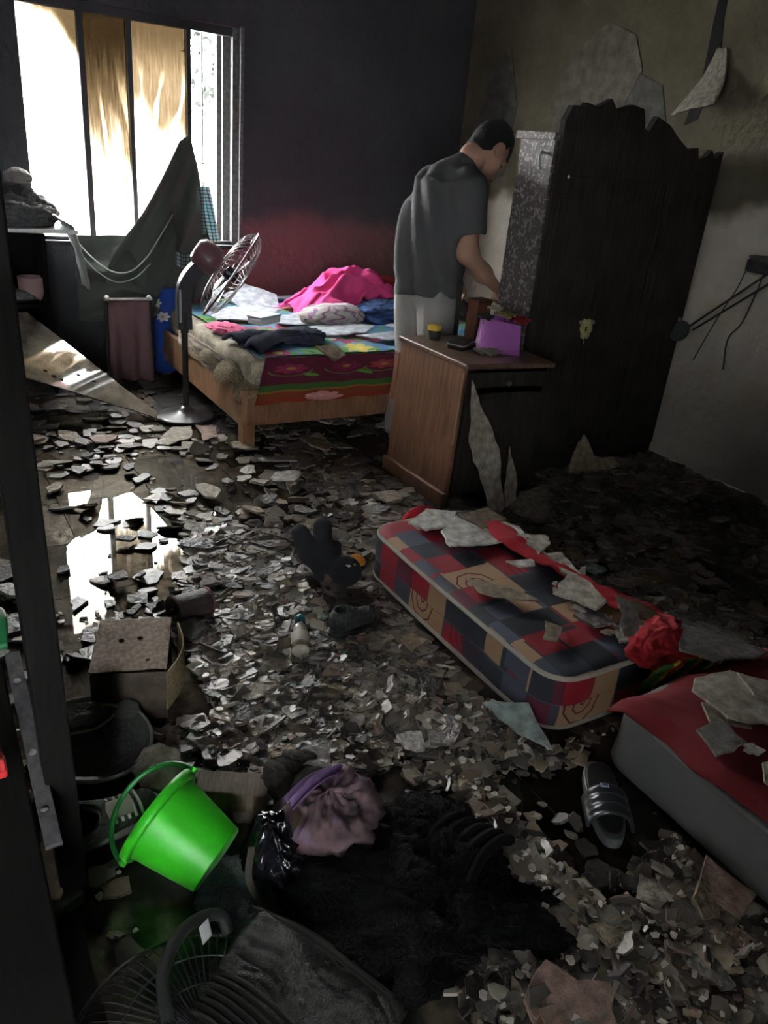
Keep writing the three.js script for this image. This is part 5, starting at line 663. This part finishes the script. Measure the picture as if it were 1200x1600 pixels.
// ------------------------------------------------------------------ fallen plaster
for (const [label, pts, y, m, o] of [
  ['large tan plaster slab on the floor by the fan base', [[1.19, -4.08], [1.3, -4.07], [1.24, -3.88], [1.08, -3.8], [1.03, -3.85]], 0.012, 'pale'], ['pink tinged plaster slab between the fan base and the bed leg', [[1.32, -4.07], [1.43, -4.01], [1.37, -3.84], [1.27, -3.79]], 0.014, 'pink'],
  ['rough pale plaster slab beyond the green bucket', [[0.32, -1.55], [0.37, -1.6], [0.41, -1.6], [0.45, -1.55], [0.44, -1.49], [0.38, -1.44], [0.33, -1.48]], 0.03, 'pale', { tilt: [0.12, 0.05] }], ['square white plaster piece behind the purple bundle', [[0.73, -1.41], [0.81, -1.4], [0.77, -1.31], [0.7, -1.34]], 0.045, 'white', { tilt: [0.25, 0] }],
  ['square tan tile piece in front of the black trainer', [[1.03, -1.85], [1.1, -1.88], [1.1, -1.78], [1.03, -1.74]], 0.02, 'brown'], ['long bluish painted plaster slab near the end of the patchwork mattress', [[1.3, -1.36], [1.42, -1.29], [1.37, -1.12], [1.32, -1.22]], 0.05, 'teal', { tilt: [0.1, 0.15] }],
  ['pointed pink and grey slab propped on the grey mattress side', [[1.43, -0.67], [1.47, -0.55], [1.4, -0.53], [1.36, -0.62]], 0.05, 'pink', { tilt: [0.3, 0.3] }], ['large rounded pinkish slab at the bottom edge of the view', [[0.93, -0.66], [0.96, -0.6], [1.02, -0.56], [0.96, -0.48], [0.82, -0.54], [0.84, -0.62]], 0.03, 'pink', { tilt: [0.1, 0.1] }],
  ['large brown plaster slab on the floor left of the desk', [[1.83, -3.33], [1.93, -3.36], [1.94, -3.15], [1.86, -2.97], [1.76, -2.96], [1.74, -3.13]], 0.012, 'brown'], ['tan slab pile piece right of the tall leaning slab', [[2.32, -2.45], [2.45, -2.57], [2.65, -2.58], [2.53, -2.42], [2.43, -2.35]], 0.04, 'pale', { tilt: [0.3, 0] }],
  ['large dark grey slab behind the grey mattress', [[2.09, -1.32], [2.2, -1.28], [2.25, -1.15], [2.02, -1.04], [1.97, -1.16]], 0.14, 'grey', { tilt: [0.2, 0.1] }], ['biggest tan slab lying on the dark red sheet', [[1.73, -1.0], [1.86, -0.98], [1.9, -0.86], [1.76, -0.77], [1.66, -0.84], [1.67, -0.96]], 0.262, 'pale', { tilt: [0.02, 0] }],
  ['squarish grey slab on the near edge of the dark red sheet', [[1.57, -0.86], [1.66, -0.86], [1.64, -0.76], [1.53, -0.77]], 0.25, 'grey', { tilt: [0, 0.05] }], ['rounded pale slab on the dark red sheet at the right edge of the view', [[1.61, -0.7], [1.66, -0.69], [1.64, -0.6], [1.56, -0.58], [1.56, -0.66]], 0.255, 'pale'],
  ['thick tan slab at the far side of the dark red sheet', [[1.9, -0.85], [2.05, -0.92], [2.08, -0.75], [1.95, -0.65], [1.88, -0.72]], 0.262, 'tan', { tilt: [0.05, 0] }], ['pale slab at the far right of the dark red sheet', [[1.85, -0.7], [1.9, -0.62], [1.86, -0.45], [1.74, -0.5], [1.73, -0.65]], 0.262, 'pale', { tilt: [0, 0.06] }],
  ['white slab on the far left corner of the patchwork mattress', [[1.55, -2.2], [1.68, -2.27], [1.78, -2.2], [1.7, -2.1], [1.58, -2.12]], 0.222, 'white', { tilt: [0.03, 0.04] }], ['largest white slab on the patchwork mattress', [[1.62, -2.08], [1.78, -2.18], [1.88, -2.12], [1.95, -2.0], [1.92, -1.92], [1.73, -1.93], [1.58, -1.96]], 0.225, 'white', { tilt: [0.02, 0] }],
  ['pale board propped on the largest white slab', [[1.72, -2.12], [1.88, -2.14], [1.92, -2.05], [1.78, -2.03]], 0.25, 'tan', { tilt: [0.35, 0] }], ['long tan splinter across the middle of the patchwork mattress', [[1.5, -1.76], [1.55, -1.71], [1.62, -1.6], [1.64, -1.53], [1.56, -1.58], [1.49, -1.67]], 0.225, 'tan'],
  ['bent pale slab on the far edge of the patchwork mattress', [[1.86, -1.76], [1.93, -1.75], [1.89, -1.64], [1.87, -1.57], [1.83, -1.42], [1.76, -1.4], [1.71, -1.55], [1.83, -1.61]], 0.24, 'pale', { tilt: [0, 0.08] }], ['pale slab at the far edge of the patchwork mattress before the red cloth', [[1.86, -1.92], [1.95, -1.86], [1.92, -1.8], [1.83, -1.76], [1.84, -1.82]], 0.25, 'pale', { tilt: [0, 0.1] }],
  ['thin white sliver in the middle of the patchwork mattress', [[1.7, -1.79], [1.82, -1.77], [1.79, -1.73], [1.72, -1.74]], 0.226, 'white', { tilt: [0.05, 0] }], ['tan chip with a notch near the front of the patchwork mattress', [[1.58, -1.44], [1.61, -1.39], [1.54, -1.34], [1.51, -1.37], [1.55, -1.4]], 0.222, 'tan'],
  ['dark grey slab near the near end of the patchwork mattress', [[1.76, -1.47], [1.81, -1.42], [1.78, -1.34], [1.71, -1.35], [1.69, -1.43]], 0.222, 'grey'], ['grey board sliver standing at the near end of the patchwork mattress', [[1.85, -1.42], [1.86, -1.32], [1.8, -1.22], [1.74, -1.26]], 0.25, 'grey', { tilt: [0.15, 0.2] }],
  ['small pale chip on the near right corner of the patchwork mattress', [[1.74, -1.3], [1.82, -1.3], [1.78, -1.24], [1.71, -1.25]], 0.225, 'pale'], ['tan splinter across the near end of the patchwork mattress', [[1.85, -1.4], [1.92, -1.32], [1.92, -1.25], [1.86, -1.3]], 0.25, 'brown', { tilt: [0.3, 0.2] }],
]) S(label, pts, y, m, o ?? {});
const blob = (r, k) => { const n = 4 + Math.floor(rnd() * 4), e = rr(0.55, 0.95), a0 = rr(0, 6.28), out = []; for (let i = 0; i < n; i++) { const a = a0 + ((i + rr(-0.32, 0.32)) / n) * 6.2832, q = r * rr(0.62, 1.1); out.push([Math.cos(a) * q, Math.sin(a) * q * e]); } const t = rr(0, 6.28), c = Math.cos(t), s = Math.sin(t); return out.map(([x, z]) => [x * c - z * s, x * s + z * c]); };
for (const [label, pts, y, m, o] of [
  ['broad grey slab bridging the gap behind the dark red sheet', [[1.82, -1.12], [1.95, -1.22], [2.05, -1.12], [2.08, -1.0], [1.88, -1.04]], 0.25, 'grey', { tilt: [0.05, 0.05] }], ['stacked pale slab above the biggest tan slab on the red sheet', [[1.84, -0.95], [1.93, -0.86], [1.9, -0.78], [1.81, -0.87]], 0.28, 'pale', { tilt: [0.05, 0.08] }],
  ['tan chunk left on the red sheet under the biggest tan slab', [[1.66, -0.92], [1.74, -0.86], [1.72, -0.8], [1.62, -0.86]], 0.252, 'tan', { tilt: [0.08, 0] }],
]) S(label, pts, y, m, o ?? {});
for (let k = 0; k < 22; k++) { const far = k < 14, x = far ? rr(1.7, 1.9) : rr(1.62, 1.9), z = far ? rr(-1.62, -1.24) : rr(-0.95, -0.5), r = rr(0.012, 0.035), o = solo('plaster_chip', far ? 'small plaster chip on the near end of the patchwork mattress' : 'small plaster chip on the dark red sheet', 'plaster', flake(blob(r), 0.007, 0.002, 90 + k), shardMats[['pale', 'grey', 'white', 'tan'][k % 4]], [x, far ? 0.226 : 0.252, z], rr(0, 6), far ? 'chips on the patchwork mattress' : 'chips on the red sheet'); o.rotation.x = rr(-0.15, 0.15); }
// where debris lies: open water, things and the mattresses are left free
const clear = [[1.68, -1.74, 0.3, 0.58], [1.84, -0.48, 0.36, 0.64], [2.35, -2.93, 0.34, 0.33], [3.2, -3.03, 0.64, 0.16], [0.42, -1.89, 0.18, 0.2], [1.325, -4.25, 0.17, 0.17], [0.6, -1.08, 0.36, 0.2], [0.42, -0.78, 0.3, 0.24], [0.86, -0.95, 0.16, 0.18], [0.36, -1.2, 0.13, 0.12], [0.25, -1.68, 0.15, 0.15], [0.23, -1.4, 0.14, 0.08], [1.38, -0.93, 0.09, 0.14], [2.35, -3.43, 0.24, 0.22], [0.0, -1.2, 0.16, 0.4]];
const freeOf = (x, z, r) => !clear.some(([cx, cz, a, b]) => Math.abs(x - cx) < a + r && Math.abs(z - cz) < b + r) && x < XR - r - 0.02 && z > ZB + r + 0.02;
function density(x, z) {
  let d = 0.85; const el = (cx, cz, a, b) => Math.hypot((x - cx) / a, (z - cz) / b);
  d *= sstep(el(0.52, -2.95, 0.34, 0.7), 0.85, 1.15) * 0.9 + 0.1; d *= sstep(el(0.15, -2.6, 0.3, 1.2), 0.7, 1.1) * 0.9 + 0.1; d *= sstep(el(1.25, -0.92, 0.13, 0.27), 0.7, 1.2) * 0.9 + 0.1; d *= sstep(el(1.25, -3.0, 0.4, 0.35), 0.5, 1.2) * 0.75 + 0.25; d *= sstep(el(0.95, -3.35, 0.4, 0.35), 0.6, 1.2) * 0.6 + 0.4;
  if (z < -3.3) d *= 0.27; if (z < -4.3) d *= 0.3; if (x < 0.1 && z > -1.5) d *= 0.2; if (el(0.3, -1.35, 0.25, 0.35) < 1) d *= 0.25; if (x > 2.2 && z > -2) d *= 0.7;
  return d * (0.55 + 0.9 * clamp(0.5 + fbm(x * 2.2, z * 2.2, 4, 3) * 1.6, 0, 1));
}
const seen = (x, z) => { const p = V(x, 0, z).project(camera); return Math.abs(p.x) < 1.06 && Math.abs(p.y) < 1.06 && p.z < 1; };
camera.updateMatrixWorld(); camera.updateProjectionMatrix();
const zones = [[(x, z) => x > 2 && z > -1.7, 'behind the two floor mattresses'], [(x, z) => x > 3, 'on the dark floor along the right wall'], [(x, z) => x > 2 && z > -2.2, 'on the dark floor beside the patchwork mattress'], [(x, z) => x > 2, 'on the dark floor at the foot of the wardrobe'], [(x, z) => z < -3.35, 'on the floor between fan and bed leg'], [(x, z) => z < -2.35 && x < 1.05, 'around the far end of the wide puddle'], [(x, z) => z < -2.3, 'on the floor between desk and plush toy'], [(x, z) => z < -1.55 && x < 0.8, 'on the floor by the cardboard box and brown tin'], [(x, z) => z < -1.55, 'on the floor left of the patchwork mattress'], [(x, z) => z < -1.15 && x < 0.85, 'on the floor beyond the bucket and purple bundle'], [(x, z) => z < -1.0, 'between the purple bundle and the sandal'], [() => true, 'between the burnt heap and the grey mattress']];
const words = { grey: 'grey', dark: 'blackish', white: 'whitish', tan: 'tan', pink: 'pinkish', teal: 'bluish', brown: 'brown', pale: 'pale beige' };
const laid = [], stock = []; for (let k = 0; k < 40; k++) stock.push([flake(blob(1, k).map(([x, z]) => [x * 0.1, z * 0.1]), 0.012, 0.006, k * 1.7)]);
for (let tries = 0; laid.length < 285 && tries < 60000; tries++) {
  const x = rr(-0.1, 3.6), z = rr(-4.6, -0.25), near = clamp((z + 4.6) / 4.3, 0, 1), r = lerp(0.1, 0.05, near) * Math.pow(rr(0.5, 1.25), 1.4);
  if (!seen(x, z) || !freeOf(x, z, r * 0.8) || rnd() > density(x, z) || laid.some((q) => Math.hypot(q[0] - x, q[1] - z) < (q[2] + r) * 0.72)) continue;
  laid.push([x, z, r]);
  const u = rnd(), wet = z < -2.2 && x < 1.3, kind = wet ? (u < 0.5 ? 'grey' : u < 0.72 ? 'dark' : u < 0.86 ? 'tan' : u < 0.94 ? 'pink' : 'white') : u < 0.24 ? 'grey' : u < 0.5 ? 'dark' : u < 0.66 ? 'tan' : u < 0.78 ? 'pale' : u < 0.85 ? 'white' : u < 0.92 ? 'brown' : u < 0.97 ? 'pink' : 'teal';
  const st = rnd() < 0.15 ? 0.38 : 0.09, where = zones.find(([f]) => f(x, z))[1], label = `${words[kind]} plaster flake${st > 0.2 ? ' tipped up' : ''} ${where}`;
  const o = solo('plaster_flake', label, 'plaster', stock[laid.length % 40][0], shardMats[kind], [x, 0.006 + rr(0, 0.02), z], rr(0, 6.28), `${words[kind]} flakes${st > 0.2 ? ' tipped up' : ''} ${where}`), s = r / 0.1; o.scale.set(s, rr(0.7, 1.1), s); o.rotation.x = rr(-st, st); o.rotation.z = rr(-st, st); o.position.y += Math.max(Math.abs(o.rotation.x), Math.abs(o.rotation.z)) * r * 0.6;
}
// the small stuff, nobody could count it
{
  const tones = [[0.2, 0.19, 0.175], [0.13, 0.125, 0.113], [0.24, 0.225, 0.2], [0.055, 0.053, 0.05], [0.36, 0.345, 0.31], [0.25, 0.215, 0.165], [0.08, 0.076, 0.07], [0.26, 0.2, 0.17]], pos = [], col = [], uvs = [], nor = [], m = new THREE.Matrix4(), q = new THREE.Quaternion(), e = new THREE.Euler(), v = V(), c = V(), base = [];
  for (let k = 0; k < 30; k++) base.push(flake(blob(0.1, k), 0.022, 0.004, 50 + k)); let n = 0;
  for (let tries = 0; n < 12500 && tries < 600000; tries++) {
    const x = rr(-0.1, 3.75), z = rr(-4.9, -0.2); if (rnd() > clamp(1.5 - Math.hypot(x, z) / 2.6, 0.22, 1) || !seen(x, z)) continue; const near = clamp((z + 4.6) / 4.3, 0, 1), big = rnd() < 0.46, r = (big ? 0.018 + 0.04 * rnd() : rr(0.003, 0.016)) * lerp(1.5, 0.85, near);
    if (!freeOf(x, z, r * 0.4) || rnd() > Math.pow(density(x, z), 1.25) * 1.25) continue; n++;
    const b = base[n % 30], s = r / 0.1, tilt = rnd() < 0.3 ? 0.6 : 0.18; e.set(rr(-tilt, tilt), rr(0, 6.28), rr(-tilt, tilt)); m.compose(v.set(x, 0.004 + rr(0, big ? 0.018 : 0.03) * density(x, z), z), q.setFromEuler(e), c.set(s, big ? rr(0.25, 0.45) : Math.max(s * rr(1, 2.2), 0.1), s));
    let t = tones[Math.floor(Math.pow(rnd(), 1.2) * 8)]; const g = z > -1.35 && x > 0.85 ? 1.1 : z < -2.2 ? 0.9 : 1; const f = g * (rnd() < 0.3 ? rr(0.35, 0.6) : rr(0.6, 1.1)); t = [t[0] * f * 1.06, t[1] * f, t[2] * f * 0.9]; if (!big && z > -1.4 && rnd() < 0.4) t = [0.56, 0.52, 0.45]; else if (!big && rnd() < 0.012) t = [0.36, 0.15, 0.11];
    const P = b.attributes.position, N = b.attributes.normal; for (let i = 0; i < P.count; i++) { v.fromBufferAttribute(P, i).applyMatrix4(m); pos.push(v.x, v.y, v.z); v.fromBufferAttribute(N, i).divide(c).applyQuaternion(q).normalize(); nor.push(v.x, v.y, v.z); col.push(...t); uvs.push(pos[pos.length - 3], pos[pos.length - 1]); }
  }
  const g = new THREE.BufferGeometry(); g.setAttribute('position', new THREE.Float32BufferAttribute(pos, 3)); g.setAttribute('normal', new THREE.Float32BufferAttribute(nor, 3)); g.setAttribute('color', new THREE.Float32BufferAttribute(col, 3)); g.setAttribute('uv', new THREE.Float32BufferAttribute(uvs, 2));
  const o = solo('rubble', 'small broken plaster crumbs and chips scattered all over the floor', 'rubble', g, std(0xffffff, 0.38, { vertexColors: true, bumpMap: copy(grainBump, 4), bumpScale: 0.002 })); o.userData.kind = 'stuff';
  console.log('flakes', laid.length, 'crumbs', n);
}
renderer.render(scene, camera);
